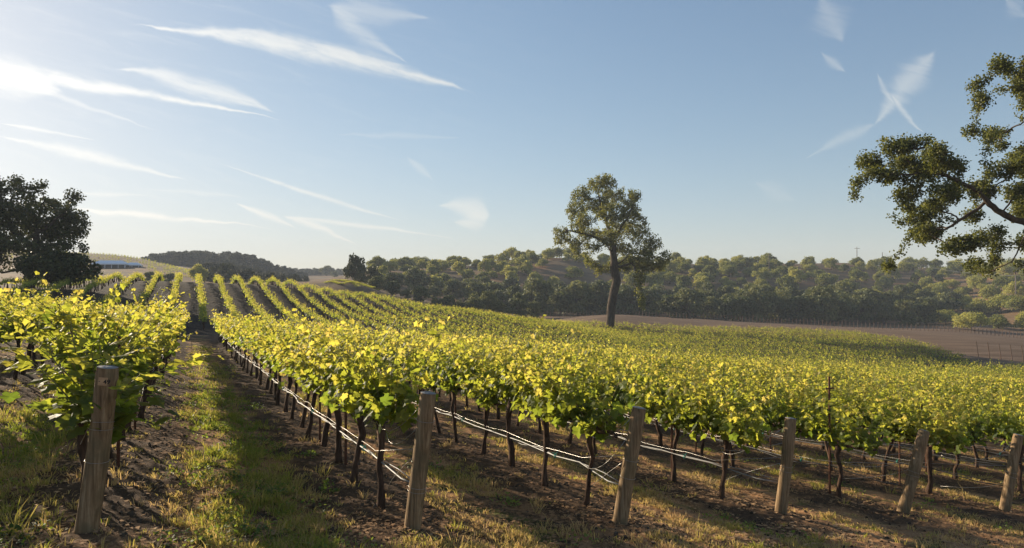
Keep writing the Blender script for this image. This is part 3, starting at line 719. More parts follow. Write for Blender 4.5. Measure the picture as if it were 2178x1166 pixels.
tag(link('power_line', g.mesh('power_line', [M_WIRE])), 'pair of thin power cables sagging across the wooded slope', 'power line')
# ------------------------------------------------------------------ trees
M_OAKBARK = plain_mat('oak_bark', (.035, .026, .019), (.12, .09, .065), 5, .95, .1, stretch=(1, 1, .3), bmp=.9, bdist=.08)
OAKSTOPS = [(.0, (.046, .060, .018)), (.5, (.108, .125, .038)), (1., (.22, .21, .065))]
M_OAK = leaf_mat('oak_leaf', OAKSTOPS, [(.0, (.10, .11, .015)), (.5, (.26, .26, .04)), (1., (.44, .38, .07))], .40, .5, .3)
M_DARKOAK = leaf_mat('dark_oak_leaf', [(.0, (.045, .052, .018)), (.6, (.10, .105, .034)), (1., (.18, .16, .055))], [(.0, (.035, .045, .01)), (1., (.10, .10, .02))], .22, .55, .25)
M_HILL = leaf_mat('hillside_leaf', [(.0, (.075, .10, .025)), (.5, (.235, .25, .058)), (1., (.45, .41, .10))], [(.0, (.20, .22, .04)), (1., (.66, .58, .11))], .34, .6, .2, .8)
M_BELT = leaf_mat('belt_oak_leaf', [(.0, (.050, .066, .028)), (.5, (.115, .13, .05)), (1., (.21, .20, .075))], [(.0, (.09, .12, .03)), (1., (.34, .32, .08))], .22, .6, .2, .5)
M_RIDGE = leaf_mat('ridge_wood_leaf', [(.0, (.022, .030, .016)), (1., (.055, .062, .032))], [(.0, (.03, .04, .015)), (1., (.08, .08, .02))], .15, .7, .15)

def grow(seeds, att, step, infl, kill, iters=260, jit=.25, seed=1, grav=0.):
    g = np.random.default_rng(seed); N = []; Pa = []
    for par, pts in seeds:
        last = par
        for p in pts: N.append(np.array(p, float)); Pa.append(last); last = len(N)-1
    fixed = len(N)
    att = np.asarray(att, float); best = np.full(len(att), 1e9); who = np.zeros(len(att), int); alive = np.ones(len(att), bool); done = 0
    for it in range(iters):
        arr = np.array(N[done:])
        if len(arr):
            dd = np.linalg.norm(att[:, None]-arr[None], axis=2); k = dd.argmin(1); dm = dd[np.arange(len(att)), k]
            b = dm < best; best[b] = dm[b]; who[b] = k[b]+done; done = len(N)
        alive &= best > kill
        use = alive & (best < infl)
        if not use.any():
            if not alive.any(): break
            infl *= 1.4; continue
        new = []
        ids = np.where(use)[0]; dirs = {}
        for a in ids:
            v = att[a]-N[who[a]]; dirs.setdefault(who[a], []).append(v/np.linalg.norm(v))
        for n_, vs in dirs.items():
            d = np.mean(vs, 0)+jit*g.standard_normal(3); d[2] -= grav; d /= np.linalg.norm(d)+1e-9
            new.append((N[n_]+d*step, n_))
        for p, n_ in new: N.append(p); Pa.append(n_)
        if len(N) > 14000: break
    return np.array(N), np.array(Pa), fixed

def limb_mesh(N, Pa, name, tip, power, base, seg0=9, overrides=None, mats=None):
    n = len(N); ch = [[] for _ in range(n)]
    for i, p in enumerate(Pa):
        if p >= 0: ch[p].append(i)
    a = np.zeros(n)
    for i in range(n-1, -1, -1):
        a[i] = sum(a[c]**power for c in ch[i])**(1/power) if ch[i] else tip
    ratio = base/a[0]; lg = np.log(np.maximum(a, tip)/tip)/max(1e-6, np.log(a[0]/tip)); rad = tip*(base/tip)**(lg**1.22)
    if overrides:
        for i, r in overrides.items(): rad[i] = max(rad[i], r)
    g = Geo(); stack = [(0, None)]
    starts = [(0, -1)]
    while starts:
        s, par = starts.pop(); chain = [s]
        while ch[chain[-1]]:
            c = sorted(ch[chain[-1]], key=lambda q: -rad[q]); starts += [(q, chain[-1]) for q in c[1:]]; chain.append(c[0])
        pts = N[chain]; rr = rad[chain]
        if par >= 0: pts = np.r_[[N[par]], pts]; rr = np.r_[min(rad[par]*.8, rr[0]*1.15), rr]
        if len(pts) > 1: g.tube(pts, rr, seg0 if rr[0] > base*.25 else 6 if rr[0] > base*.06 else 4, 0, caps=False)
    return g, rad, ch

def img(p, q, d): return np.array([(p-PX0)/FPX*d, d, (HY-q)/FPX*d+CAMH])
def img_oak(name, label, cat, d, trunk, limbs, blobs, density, step, leaf, nleaf, base, tip, leafmat, seed, depth=1.0, thr=.05, flare=None, gaps=0., group=None, grav=0.06):
    g = np.random.default_rng(seed); s = d/FPX
    def P(p, q, off=0.): v = img(p, q, d); return v+np.array([0, off*s, 0])
    b0 = P(*trunk[0]); b0[2] = float(ground(b0[0], b0[1])[0])-.3
    tp = [b0]+[P(*t) for t in trunk[1:]]
    def dens(pts):
        out = [pts[0]]
        for a, b in zip(pts[:-1], pts[1:]):
            k = max(1, int(np.linalg.norm(np.array(b)-a)/step))
            out += [a+(b-a)*(i+1)/k for i in range(k)]
        return out
    seeds = [(-1, dens(tp))]; base_n = len(seeds[0][1]); total = base_n; tr = np.array(seeds[0][1])
    allp = list(tr)
    for lb in limbs:
        pts = [P(*t) for t in lb]; arr = np.array(allp); k = int(np.linalg.norm(arr-pts[0], axis=1).argmin())
        pl = dens([arr[k]]+pts)[1:]; pl = [q+g.normal(0, .12*step, 3) for q in pl]; seeds.append((k, pl)); allp += pl
    att = []
    cx = np.mean([b[0] for b in blobs]); W = max(b[0]+b[2] for b in blobs)-min(b[0]-b[2] for b in blobs)
    for bl in blobs:
        bx, by, rx, ry = bl[:4]
        off = bl[4] if len(bl) > 4 else g.uniform(-1, 1)*.30*W*depth*math.sqrt(max(.15, 1-((bx-cx)/(W*.55))**2))
        n = int(3.2*density*rx*ry/1000.*(bl[5] if len(bl) > 5 else 1)); v = g.standard_normal((n, 3)); v /= np.linalg.norm(v, axis=1)[:, None]; v *= g.random((n, 1))**.42
        q = P(bx, by, off)+v*np.array([rx, max(rx, ry)*.95, ry])*s
        if gaps: q = q[vnoise(q[:, 0]/gaps+3*np.floor(q[:, 1]/gaps), q[:, 2]/gaps+q[:, 1]*.3/gaps, seed) > (.40 if gaps > 1 else .27)]
        att.append(q)
    att = np.concatenate(att)
    N, Pa, fixed = grow(seeds, att, step, step*7, step*1.15, seed=seed, grav=grav)
    gm, rad, ch = limb_mesh(N, Pa, name, tip, 2.3, base)
    org = b0.copy(); org[2] += .3
    root = bpy.data.objects.new(name, None); COL.objects.link(root); root.location = org; tag(root, label, cat, group)
    V, F, T = gm.arr()
    trunk_bits = link('trunk', mesh('trunk', V-org, F, [M_OAKBARK], smooth=True), root)
    nb = np.where((rad < thr) & (np.arange(len(N)) >= fixed*.3))[0]
    rep = g.poisson(nleaf, len(nb)); idx = np.repeat(nb, rep); n = len(idx)
    pos = N[idx]+g.standard_normal((n, 3))*step*(.75 if step < .2 else .55)
    tipd = g.standard_normal((n, 3))*.8+np.array([0, 0, -.4]); nr = g.standard_normal((n, 3))*.75+np.array([0, 0, .7])
    # one tone for each spray of leaves
    tone = np.clip(.45+.16*g.standard_normal(len(N))[idx]+.13*g.standard_normal(n), 0, 1)
    tpl = leaf_template(2 if d > 50 else 1); LV, LF = place_leaves(tpl, pos-org, tipd, nr, leaf*g.uniform(.7, 1.25, n))
    link('crown', mesh('crown', LV, [(LF, 0)], [leafmat], np.repeat(tone, len(tpl[0]))), root)
    print(name, len(N), n); return root

img_oak('oak_tree', 'tall solitary oak with bent trunk and drooping skirts, beyond the vines', 'tree', 108,
        [(1297, 686), (1300, 655), (1305, 625), (1312, 598), (1307, 572), (1306, 548), (1303, 525), (1299, 500)],
        [[(1290, 520, 0), (1265, 505, -15), (1235, 498, -25), (1205, 492, -30)], [(1318, 560, 5), (1345, 540, 20), (1375, 535, 30), (1400, 545, 30)],
         [(1292, 475, 5), (1282, 445, 15), (1275, 412, 10)], [(1312, 495, -5), (1332, 465, -20), (1345, 435, -25)], [(1310, 525, 20), (1300, 490, 50), (1310, 450, 60)], [(1316, 568, -8), (1338, 560, -30), (1355, 590, -35)], [(1300, 540, -20), (1280, 520, -50), (1265, 530, -60)]],
        [(1278, 393, 34, 20), (1245, 405, 22, 18), (1228, 412, 14, 9), (1318, 404, 28, 20), (1345, 420, 22, 22), (1272, 430, 36, 22), (1222, 448, 22, 20), (1240, 475, 30, 20), (1196, 490, 20, 12), (1186, 505, 11, 10),
         (1300, 455, 38, 24), (1350, 452, 24, 26), (1372, 470, 10, 14), (1330, 485, 34, 22), (1265, 492, 30, 18), (1222, 515, 20, 14), (1204, 527, 7, 8), (1252, 530, 20, 16), (1290, 505, 26, 18), (1358, 500, 30, 24), (1330, 525, 30, 18),
         (1385, 518, 22, 18), (1392, 535, 22, 20), (1403, 548, 16, 18), (1395, 568, 18, 12), (1188, 512, 10, 12), (1212, 505, 16, 12), (1225, 535, 12, 14), (1395, 500, 10, 10), (1414, 562, 8, 14, 20), (1355, 548, 30, 20), (1262, 560, 16, 14), (1280, 575, 14, 10), (1332, 565, 20, 16), (1375, 565, 24, 14), (1354, 590, 11, 22, -35), (1352, 625, 7, 26, -35), (1360, 645, 6, 16, -35), (1240, 550, 8, 14), (1298, 560, 10, 14, 40)],
        125, .40, .23, 14, .68, .015, M_OAK, 31, thr=.07, gaps=1.5)

img_oak('oak_tree', 'big spreading oak reaching one long branch across the sky from beside the vines', 'tree', 34,
        [(2350, 800), (2345, 700), (2335, 620), (2325, 560), (2315, 500), (2310, 430), (2300, 360), (2290, 290)],
        [[(2290, 512, -20), (2240, 500, -40), (2178, 487, -50), (2130, 474, -50), (2098, 458, -45), (2078, 438, -40), (2055, 412, -40), (2020, 394, -40), (1985, 378, -35), (1950, 372, -35), (1910, 376, -30), (1880, 374, -30)],
         [(2075, 430, -40), (2060, 450, -25), (2030, 470, -20), (2000, 490, -15)], [(2098, 458, -45), (2110, 430, -65), (2130, 400, -75), (2135, 372, -80)], [(2060, 415, -40), (2062, 380, -55), (2055, 340, -60)], [(1985, 378, -35), (1972, 350, -40), (1958, 325, -45)],
         [(2160, 482, -50), (2150, 510, -40), (2140, 540, -30), (2130, 560, -30)], [(2290, 300, 0), (2230, 260, -20), (2178, 215, -40), (2150, 180, -45)], [(2220, 250, -20), (2170, 260, -30), (2150, 270, -30)], [(2300, 320, 40), (2380, 280, 60), (2440, 300, 60)], [(2290, 290, 0), (2290, 220, 10), (2280, 150, 10)], [(2310, 420, 20), (2250, 380, 20), (2190, 365, 0), (2160, 345, -10)]],
        [(1905, 310, 30, 18), (1940, 304, 28, 16), (1965, 300, 12, 10), (1880, 335, 26, 18), (1862, 365, 26, 14), (1845, 385, 14, 14), (1858, 408, 9, 10), (1900, 372, 26, 14), (1930, 340, 26, 14), (1985, 325, 26, 20), (2005, 350, 22, 18),
         (2035, 310, 14, 14), (2058, 305, 18, 18), (2045, 340, 28, 20), (2070, 345, 16, 16), (1960, 362, 26, 14), (1935, 410, 30, 18), (1965, 425, 30, 20), (1925, 440, 18, 16), (1945, 462, 18, 14), (1985, 455, 30, 20), (2015, 440, 26, 18), (1955, 495, 16, 18), (1990, 492, 30, 20), (2030, 485, 26, 20), (1980, 525, 24, 16), (1950, 535, 16, 12), (2010, 520, 22, 14), (1940, 562, 13, 14), (2055, 500, 14, 16),
         (2050, 430, 24, 16), (2090, 395, 26, 22), (2110, 440, 22, 18), (2120, 365, 24, 18), (2150, 350, 28, 16), (2150, 390, 30, 26), (2170, 425, 20, 24), (2120, 415, 24, 18), (2140, 450, 20, 12),
         (2125, 140, 20, 18), (2108, 168, 16, 14), (2100, 195, 10, 10), (2150, 152, 18, 18), (2168, 180, 16, 22), (2150, 190, 20, 14), (2160, 225, 18, 18), (2145, 250, 16, 14), (2165, 270, 20, 18), (2138, 280, 13, 10), (2170, 300, 14, 10), (2172, 145, 10, 14),
         (2158, 515, 16, 16), (2165, 545, 14, 12), (2135, 560, 22, 14), (2118, 578, 12, 8), (2150, 580, 8, 14), (2172, 490, 10, 14),
         (2220, 170, 46, 40), (2250, 330, 50, 40, 60), (2260, 440, 40, 30, 80), (2300, 220, 60, 50, 30), (2390, 290, 70, 50, 50), (2280, 130, 50, 40, 0), (2230, 510, 30, 22, 40), (2420, 380, 50, 40, 80), (2360, 190, 60, 44, 20), (2440, 240, 54, 46, 40), (2340, 95, 46, 34, 0), (2470, 330, 46, 40, 60), (2380, 340, 60, 40, -60), (2340, 280, 60, 50, -90), (2300, 400, 50, 36, 120)],
        250, .17, .100, 18, .42, .006, M_OAK, 32, thr=.026, depth=.6, gaps=.62)

img_oak('oak_tree', 'big dark oak against the bright sky behind the yellow vines', 'tree', 66,
        [(62, 612), (64, 585), (70, 560), (74, 530), (78, 500), (72, 470)],
        [[(60, 520, 0), (40, 490, -20), (25, 450, -25), (10, 410, -25)], [(85, 490, 10), (110, 460, 20), (130, 440, 25)], [(66, 540, 0), (30, 530, 20), (-20, 520, 30), (-60, 490, 30)], [(72, 460, 15), (70, 430, 30)], [(66, 570, 0), (20, 580, -20), (-15, 570, -25)]],
        [(0, 375, 14, 14), (62, 450, 46, 40), (100, 470, 40, 36), (30, 470, 44, 44), (70, 500, 50, 34), (20, 530, 50, 34), (95, 530, 44, 22), (8, 400, 26, 20), (45, 405, 26, 18), (75, 395, 20, 12), (112, 410, 18, 20), (100, 435, 24, 16), (130, 440, 16, 12), (145, 438, 8, 8), (60, 430, 30, 16), (20, 440, 26, 16), (120, 465, 20, 14), (85, 465, 26, 14), (45, 470, 26, 16), (10, 480, 24, 16), (105, 495, 20, 12), (135, 490, 8, 8), (30, 505, 26, 14), (130, 515, 20, 12), (70, 505, 12, 10), (0, 530, 26, 16), (-40, 400, 40, 34), (-70, 460, 44, 36), (-35, 500, 34, 26), (-90, 520, 34, 26), (90, 525, 30, 14), (150, 525, 10, 10)],
        190, .32, .22, 9, .5, .014, M_DARKOAK, 33, thr=.06, gaps=1.5)
img_oak('brushy_oak', 'low dense dark oak spreading at the foot of the big dark oak', 'tree', 63,
        [(112, 615), (114, 595), (116, 575)], [[(130, 570, 0), (160, 565, 5)], [(95, 570, 10), (70, 560, 10)]],
        [(70, 560, 30, 20), (105, 550, 30, 20), (140, 553, 30, 20), (165, 565, 22, 18), (185, 575, 16, 14), (198, 585, 9, 8), (120, 580, 40, 20), (80, 585, 34, 18), (160, 588, 30, 14), (180, 558, 8, 8), (95, 565, 40, 22), (150, 575, 30, 18)],
        210, .32, .27, 8, .22, .016, M_DARKOAK, 34, thr=.08, depth=.9)

def blob_tree(seed, h, w, leaf, n, low=.18, flat=.85, nb=11):
    g = np.random.default_rng(seed); tr = Geo()
    cs = []
    for i in range(nb):
        a = i*2.4+g.uniform(-.5, .5); q = math.sqrt((i+.4)/nb)*.38*w*g.uniform(.8, 1.1); zc = h*(low+.10+(1-low-.27)*(1-(q/(.5*w))**2*.75)*g.random()**.6)
        cs.append((q*math.cos(a), q*math.sin(a), zc, w*g.uniform(.15, .25)))
    k = np.linspace(0, 1, 6); lean = g.normal(0, .05*w, 2)
    tp = np.c_[lean[0]*k**2, lean[1]*k**2, -.5+(h*.55+.5)*k]; tr.tube(tp, np.linspace(.042, .018, 6)*h*g.uniform(.7, 1.), 7, caps=False)
    for c in cs[::2]:
        s = tp[2+int(g.integers(3))]; e = np.array(c[:3]); mid = (s+e)/2+g.normal(0, .04*w, 3); tr.tube(np.array([s, mid, e]), np.array([.016, .011, .005])*h, 5, caps=False)
    P = []; Nn = []; T = []
    per = n//nb
    for (a, b, zc, r) in cs:
        v = g.standard_normal((per, 3)); v /= np.linalg.norm(v, axis=1)[:, None]; v[:, 2] = np.where(v[:, 2] < -.35, -v[:, 2], v[:, 2])
        rad = r*(.62+.42*g.random((per, 1))**1.0)*(1+.22*np.sin(v[:, :1]*7+a)*np.sin(v[:, 1:2]*6+b))
        P.append(np.array([a, b, zc])+v*rad*np.array([1, 1, flat])); Nn.append(v+.55*g.standard_normal((per, 3))); T.append(np.clip(.45+g.normal(0, .13)+.16*g.standard_normal(per), 0, 1))
    P = np.concatenate(P); Nn = np.concatenate(Nn); T = np.concatenate(T)
    tpl = leaf_template(2); V, F = place_leaves(tpl, P, g.standard_normal(P.shape), Nn, leaf*g.uniform(.65, 1.3, len(P)))
    return tr, (V, F, np.repeat(T, 4))

def kinds_of(mat, n, h, w, leaf, cnt, seed, **kw):
    out = []
    for k in range(n):
        tr, (V, F, T) = blob_tree(seed+k, h*(1+.08*((k % 3)-1)), w*(1+.1*((k % 2)-.5)), leaf, cnt, **kw)
        out.append((tr.mesh('tree_trunk', [M_OAKBARK], True), mesh('tree_crown', V, [(F, 0)], [mat], T)))
    return out
K_HILL = kinds_of(M_HILL, 9, 6.4, 7.4, .50, 2400, 700, low=-.04, flat=.95, nb=17)
K_BELT = kinds_of(M_BELT, 6, 10.5, 9.0, .62, 3400, 740, low=-.08, nb=24)
K_ROUND = kinds_of(M_HILL, 4, 6.6, 8.4, .40, 4200, 770, low=-.02, nb=20)
K_DARK = kinds_of(M_DARKOAK, 2, 9.0, 8.5, .5, 3400, 790, low=-.06, nb=20)

def tree(kind, xx, yy, s, rz, name, label, group=None, sink=.2, cat='tree'):
    zz = float(ground(xx, yy)[0]); root = bpy.data.objects.new(name, None); COL.objects.link(root)
    root.location = (xx, yy, zz-sink); root.rotation_euler = (0, 0, rz); root.scale = s if not np.isscalar(s) else (s, s, s)
    link('trunk', kind[0], root); link('crown', kind[1], root); tag(root, label, cat, group); return root
def at(p, d): return (p-PX0)/FPX*d, d

rng = np.random.default_rng(55)
placed = []
def free(xx, yy, gap):
    for a, b in placed:
        if (a-xx)**2+(b-yy)**2 < gap*gap: return False
    placed.append((xx, yy)); return True
# belt of dark oaks along the foot of the hill
belt = []
for d0, p0, p1, stp in ((160, 800, 1160, 30), (188, 1010, 2010, 42), (204, 800, 2040, 40), (219, 850, 2060, 44)):
    p = p0
    while p < p1:
        d = d0+rng.uniform(-4, 4)
        if p < 1120 and d0 > 170: d += 8
        xx, yy = at(p, d); placed.append((xx, yy)); s = rng.uniform(.68, 1.08)*(1. if p > 1000 else .75)*(.55 if d0 < 170 else 1)
        tree(K_BELT[int(rng.integers(6))], xx, yy, (s, s, s*rng.uniform(.85, 1.12)), rng.uniform(0, 6.3), 'oak_tree', 'dark oak in the dense belt along the foot of the hill', 'dark oaks in the belt below the hill')
        p += stp*rng.uniform(.75, 1.3)
# bright round trees at the lower corner of the slope
for p, d, s, lb in ((1672+392, 163, .82, 'full round green tree standing alone behind the short fence'), (2122, 168, .62, 'smaller round green tree on the brown slope beside the last fence'), (2182, 165, .7, 'round green tree cut by the frame edge above the last fence'),
                    (2085, 200, .8, 'round tree up the slope behind the full round green tree'), (2128, 196, .9, 'wide light green tree beneath the bare brown patch'), (2010, 186, .72, 'light green tree where the dark belt ends'), (2172, 188, .95, 'big light green tree high on the corner slope'), (2048, 215, .8, 'light green tree in the upward line of round trees'), (2105, 222, .8, 'light green tree highest in the line of round trees'), (2160, 214, .85, 'light green tree below the leaning pole')):
    xx, yy = at(p, d); placed.append((xx, yy)); tree(K_ROUND[int(rng.integers(4))], xx, yy, (s*1.05, s*1.05, s), rng.uniform(0, 6.3), 'orchard_tree', lb, 'round trees on the corner slope')
# trees dotted over the hill
n = 0
for _ in range(6000):
    if n >= 285: break
    p = rng.uniform(790, 2330); d = rng.uniform(226, 332)
    if 1120 < p < 1260 and 252 < d < 292 and rng.random() < .75: continue
    if 1880 < p < 2010 and 255 < d < 290 and rng.random() < .7: continue
    if p > 2200 and rng.random() < .5: continue
    xx, yy = at(p, d)
    if not free(xx, yy, 6.4 if p > 1000 else 6.0): continue
    s = rng.uniform(.5, .98)
    tree(K_HILL[int(rng.integers(9))], xx, yy, (s*1.05, s*1.05, s*rng.uniform(.8, 1.2)), rng.uniform(0, 6.3), 'orchard_tree', 'rounded green tree dotted over the wooded hillside', 'rounded trees over the hillside'); n += 1
print('hill trees', n)
# single trees on the skyline left of the hill
for p, d, k, s, lb in ((757, 176, 0, 1.12, 'taller of two dark bushy trees beside the small curving vine rows'), (792, 182, 1, .86, 'lower of two dark bushy trees where the hill begins')):
    xx, yy = at(p, d); tree(K_DARK[k], xx, yy, (s*.72, s*.72, s), 1., 'dark_tree', lb, 'pair of dark trees at the end of the hill')
xx, yy = at(422, 205); tree(K_ROUND[0], xx, yy, (.68, .68, .95), 2., 'round_tree', 'single rounded grey green tree just past the hill vines')
for p, d, s, lb in ((318, 196, .5, 'low bush below the small white tents'), (345, 190, .42, 'lowest bush behind the crest of the vine rows'), (362, 200, .45, 'bush beside the terraces under the wooded ridge')):
    xx, yy = at(p, d); tree(K_BELT[2], xx, yy, (s*.8, s*.8, s*.62), 1.+p, 'bush', lb, 'bushes behind the vine crest', cat='bush')
for p, d, s, lb in ((694, 560, .9, 'rounded tree on the far blue ridge'), (668, 575, .6, 'small tree at the end of the far ridge'), (652, 585, .5, 'smallest tree on the far ridge'), (712, 520, .55, 'low tree at the foot of the far ridge')):
    xx, yy = at(p, d); tree(K_BELT[1], xx, yy, (s*1.25, s*1.25, s), p, 'round_tree', lb, 'trees on the far ridge')
# far wooded ridge, one mass
VV, TT, FF, nv = [], [], [], 0
bank = [blob_tree(900+k, 10, 8.5, .85, 640, low=-.05, nb=11) for k in range(6)]
for _ in range(520):
    p = rng.uniform(300, 655); d = rng.uniform(400, 470)+(0 if p > 380 else 20)
    if p > 425 and rng.random() < .5: d = rng.uniform(205, 400)
    xx, yy = at(p, d); zz = float(ground(xx, yy)[0]); s = rng.uniform(.5, 1.25)*np.interp(p, [300, 340, 480, 560, 655], [.45, .9, 1., .75, .45])*(.62 if d < 395 else 1); V, F, T = bank[int(rng.integers(5))][1]; a = rng.uniform(0, 6.3); c, q = math.cos(a)*s, math.sin(a)*s
    VV.append(V@np.array([[c, -q, 0], [q, c, 0], [0, 0, s]]).T+(xx, yy, zz-.5)); TT.append(T); FF.append(F+nv); nv += len(V)
for _ in range(150):
    p = rng.uniform(610, 800); d = rng.uniform(560, 640); xx, yy = at(p, d); zz = float(ground(xx, yy)[0]); s = rng.uniform(.35, .65); V, F, T = bank[int(rng.integers(5))][1]; a = rng.uniform(0, 6.3); c, q = math.cos(a)*s, math.sin(a)*s
    VV.append(V@np.array([[c*1.5, -q, 0], [q, c*1.5, 0], [0, 0, s]]).T+(xx, yy, zz-.5)); TT.append(T); FF.append(F+nv); nv += len(V)
tag(link('woods', mesh('far_woods', np.concatenate(VV), [(np.concatenate(FF), 0)], [M_RIDGE], np.concatenate(TT))), 'dark wooded ridge behind the terraced slope', 'woods', kind='stuff')
# clipped rows contouring round the terraced slope
VV, TT, FF, nv = [], [], [], 0
# ------------------------------------------------------------------ grass, weeds, litter
M_GRASS = leaf_mat('grass_blade', [(.0, (.10, .14, .03)), (.4, (.22, .23, .055)), (.65, (.42, .33, .12)), (1., (.56, .39, .19))], [(.0, (.22, .32, .03)), (.4, (.48, .48, .06)), (.65, (.66, .50, .14)), (1., (.70, .46, .20))], .45, .6, .2, 0)
M_WEED = leaf_mat('weed_leaf', [(.0, (.035, .075, .016)), (1., (.16, .22, .045))], [(.0, (.18, .28, .03)), (1., (.48, .54, .07))], .42, .5, .3, 0)
M_LITTER = plain_mat('dry_litter', (.14, .065, .03), (.50, .31, .16), 3, .9, .1, coord='Generated')
rng = np.random.default_rng(77)
def scatter(n, dmax, dmin=2.6, pw=1.35):
    a = np.radians(rng.uniform(-41, 41, n)); r = dmin+(dmax-dmin)*rng.random(n)**pw
    return r*np.sin(a), r*np.cos(a)
def smooth_noise(x, y, s, seed): return .6*vnoise(x*s, y*s, seed)+.4*vnoise(x*s*2.3, y*s*2.3, seed+1)
def grass_density(x, y):
    u, v = xy2uv(x, y); d = row_dist(u)
    g = np.clip((smooth_noise(x, y, 1.3, 5)-.46)/.14, 0, 1)*np.where(v > 4.9, np.clip((d-.42)/.35, 0, 1), .8)+.03
    mid = np.exp(-((u-.52-.16*np.sin(v*.35))/.40)**2)*(v > 1.5)+.35*np.exp(-((u-.1)/.3)**2)*(smooth_noise(x, y, .9, 44) > .52); far_side = np.exp(-((u+1.6)/.7)**2)
    return np.clip(np.maximum(g*.9, np.maximum(mid, far_side)*np.clip((smooth_noise(x, y, 2.0, 9)-.33)/.2, .03, 1)), 0, 1), u, v
tx, ty = scatter(120000, 36, 2.6, 1.25); dn, tu, tv = grass_density(tx, ty)
k_ = rng.random(len(tx)) < dn*.5; tx, ty, tu, tv = tx[k_], ty[k_], tu[k_], tv[k_]; nt = len(tx)
td = np.hypot(tx, ty); strip = np.exp(-((tu-.52)/.5)**2)+np.exp(-((tu+1.65)/.6)**2)
tdry = np.clip(.70+.8*(smooth_noise(tx, ty, .8, 15)-.5)-.34*strip+.14*rng.standard_normal(nt), 0, 1)
th = (.025+.055*rng.random(nt)**2)*(.6+.9*smooth_noise(tx, ty, 2.6, 21))*(1+.5*strip)*np.where(rng.random(nt) < .03, 2.4, 1.)
nb_ = rng.integers(9, 22, nt); nb_ = np.where(td > 16, nb_//2, nb_); ix = np.repeat(np.arange(nt), nb_); n = len(ix)
ang = rng.uniform(0, 2*np.pi, n); rad_ = (.012+.035*rng.random(n))*(1+td[ix]*.03); xs = tx[ix]+rad_*np.cos(ang); ys = ty[ix]+rad_*np.sin(ang); zs = surf(xs, ys)
hgt = th[ix]*rng.uniform(.5, 1.25, n); wd = (.0011+.0013*rng.random(n))*(1+td[ix]*.13); lean_ = hgt*rng.uniform(.15, 1.25, n)
a2 = ang+rng.normal(0, .7, n); ld = np.c_[np.cos(a2), np.sin(a2), np.zeros(n)]; sa = rng.uniform(0, 2*np.pi, n); sd = np.c_[np.cos(sa), np.sin(sa), np.zeros(n)]
b = np.c_[xs, ys, zs-.006]; up = np.c_[np.zeros(n), np.zeros(n), hgt]
m1 = b+ld*(lean_*.35)[:, None]+up*.62; tp = b+ld*lean_[:, None]+up*rng.uniform(.75, 1.0, (n, 1)); dry = np.clip(tdry[ix]+.10*rng.standard_normal(n), 0, 1)
V = np.stack([b-sd*wd[:, None], b+sd*wd[:, None], m1+sd*(wd*.85)[:, None], m1-sd*(wd*.85)[:, None], tp], 1).reshape(-1, 3); o = np.arange(n)*5
tag(link('grass', mesh('grass', V, [(np.stack([o, o+1, o+2, o+3], 1), 0), (np.stack([o+3, o+2, o+4], 1), 0)], [M_GRASS], np.repeat(dry, 5))), 'short dry and green grass between the vine rows', 'grass', kind='stuff')
print('blades', n)
# broad leaved weeds in clumps
P = []; T = []; N = []; S = []; C = []
cl = 0
cx, cy = scatter(2600, 24, 3.0, 1.1); cu, cv = xy2uv(cx, cy); cd = row_dist(cu)
w = np.exp(-((cu-.45)/.6)**2)*.9+np.exp(-((cu+1.65)/.6)**2)*.9+.10*(cd > .5)
for X0, Y0, ok_ in zip(cx, cy, rng.random(len(cx)) < w*.6):
    if not ok_: continue
    k = int(rng.integers(20, 90)); r0 = rng.uniform(.06, .24); hh = rng.uniform(.03, .15); tone = rng.normal(.5, .2)
    q = rng.standard_normal((k, 2))*r0*.6; xx = X0+q[:, 0]; yy = Y0+q[:, 1]; z0 = float(surf(X0, Y0)[0])
    for i in range(k):
        f = max(0., 1-(np.hypot(*q[i])/r0)**2*.5); P.append((xx[i], yy[i], z0+.01+hh*f*rng.random())); o_ = np.array([q[i][0], q[i][1], .02]); o_ /= np.linalg.norm(o_)+1e-6
        T.append(o_+.4*rng.standard_normal(3)); N.append(np.array([0, 0, 1.])+.5*rng.standard_normal(3)); S.append(rng.uniform(.014, .034)); C.append(np.clip(tone+rng.normal(0, .15), 0, 1))
P, T, N, S, C = map(np.array, (P, T, N, S, C)); tpl = leaf_template(1); V, F = place_leaves(tpl, P, T, N, S)
tag(link('weeds', mesh('weeds', V, [(F, 0)], [M_WEED], np.repeat(C, 6))), 'low broad leaved green weeds in the alleys', 'weeds', kind='stuff')
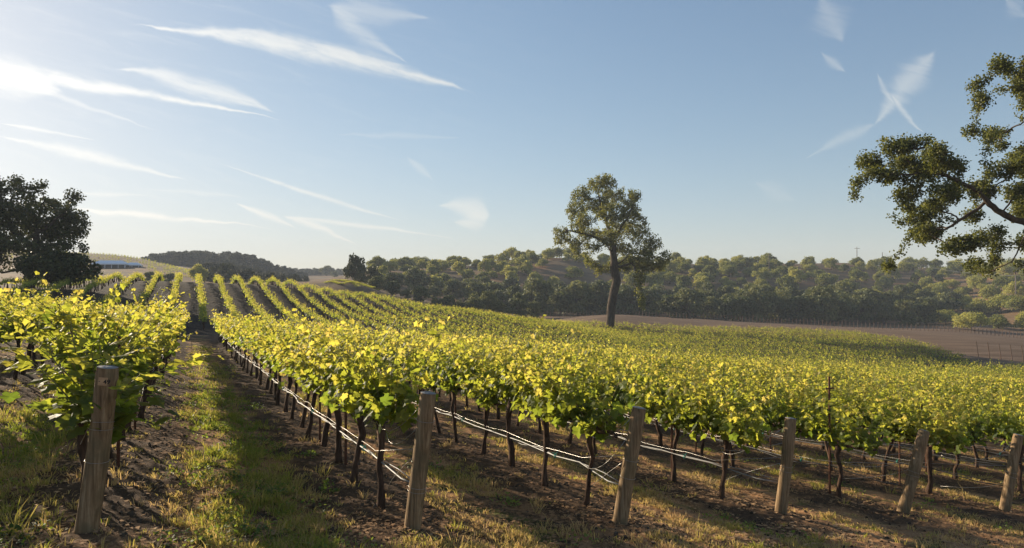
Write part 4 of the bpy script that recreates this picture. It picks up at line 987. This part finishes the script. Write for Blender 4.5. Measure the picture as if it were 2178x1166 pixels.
# straw, dead leaves and crumbs of soil lying about
xs, ys = scatter(260000, 24, 2.6, 1.2); u, v = xy2uv(xs, ys); pt = smooth_noise(xs, ys, 1.2, 31)
k_ = rng.random(len(xs)) < np.clip((pt-.38)/.25, .12, 1)*.8; xs, ys = xs[k_], ys[k_]; n = len(xs); zs = surf(xs, ys)+.004
tpl = np.array([(-.5, -.5, 0), (.5, -.5, .1), (.5, .5, 0), (-.5, .5, .12)]); a = rng.uniform(0, 6.28, n); L = rng.uniform(.010, .05, n); wd = np.where(rng.random(n) < .7, L*.10, L*.5)*(1+.02*np.hypot(xs, ys)); tl = rng.normal(0, .35, (n, 2))
lx = tpl[None, :, 0]*L[:, None]; ly = tpl[None, :, 1]*wd[:, None]; c, s = np.cos(a)[:, None], np.sin(a)[:, None]
V = np.stack([xs[:, None]+c*lx-s*ly, ys[:, None]+s*lx+c*ly, zs[:, None]+np.abs(lx*tl[:, :1])+tpl[None, :, 2]*L[:, None]*.6+.003], -1).reshape(-1, 3)
tag(link('dry_litter', mesh('litter', V, [(np.arange(n*4).reshape(-1, 4), 0)], [M_LITTER])), 'straw and dead leaves strewn over the soil', 'litter', kind='stuff')
# stones and clods
g = Geo(); sp = []
ico = bpy.data.meshes.new('tmp'); import bmesh
bm = bmesh.new(); bmesh.ops.create_icosphere(bm, subdivisions=1, radius=1); iv = np.array([v_.co for v_ in bm.verts]); bm.verts.index_update(); ifc = np.array([[v_.index for v_ in f.verts] for f in bm.faces]); bm.free(); bpy.data.meshes.remove(ico)
xs, ys = scatter(16000, 15, 3.0, 1.2); u, v = xy2uv(xs, ys); k_ = (row_dist(u) < .6) | (rng.random(len(xs)) < .3); xs, ys = xs[k_], ys[k_]; zs = surf(xs, ys)
n = len(xs); sz = .004+.016*rng.random(n)**4+.003*rng.random(n); V = (iv[None]*(1+.28*rng.standard_normal((n, len(iv), 1)))*(sz[:, None]*rng.uniform(.6, 1.4, (n, 3)))[:, None, :])+np.c_[xs, ys, zs+sz*.2][:, None]
M_CLOD = plain_mat('clod', (.04, .03, .02), (.15, .11, .08), 2, .95, .1, coord='Generated')
tag(link('pebbles', mesh('pebbles', V.reshape(-1, 3), [((ifc[None]+np.arange(n)[:, None, None]*len(iv)).reshape(-1, 3), 0)], [M_CLOD])), 'small stones and clods on the dark soil strips', 'pebbles', kind='stuff')
# ------------------------------------------------------------------ haze
def make_haze():
    m = bpy.data.materials.new('haze_air'); m.use_nodes = True; t = NT(m.node_tree); t.n.clear()
    out = t.n.new('ShaderNodeOutputMaterial'); v = t.n.new('ShaderNodeVolumePrincipled')
    v.inputs['Color'].default_value = (.80, .88, 1.0, 1); v.inputs['Density'].default_value = HAZE; v.inputs['Anisotropy'].default_value = .0
    t.l.new(v.outputs[0], out.inputs['Volume'])
    g = Geo(); g.box((0, 0, 25), (3100, 3100, 110)); o = link('haze', g.mesh('haze', [m], tint=False)); tag(o, 'thin pale haze over the valley', 'haze', kind='stuff')
HAZE = .00036
make_haze()
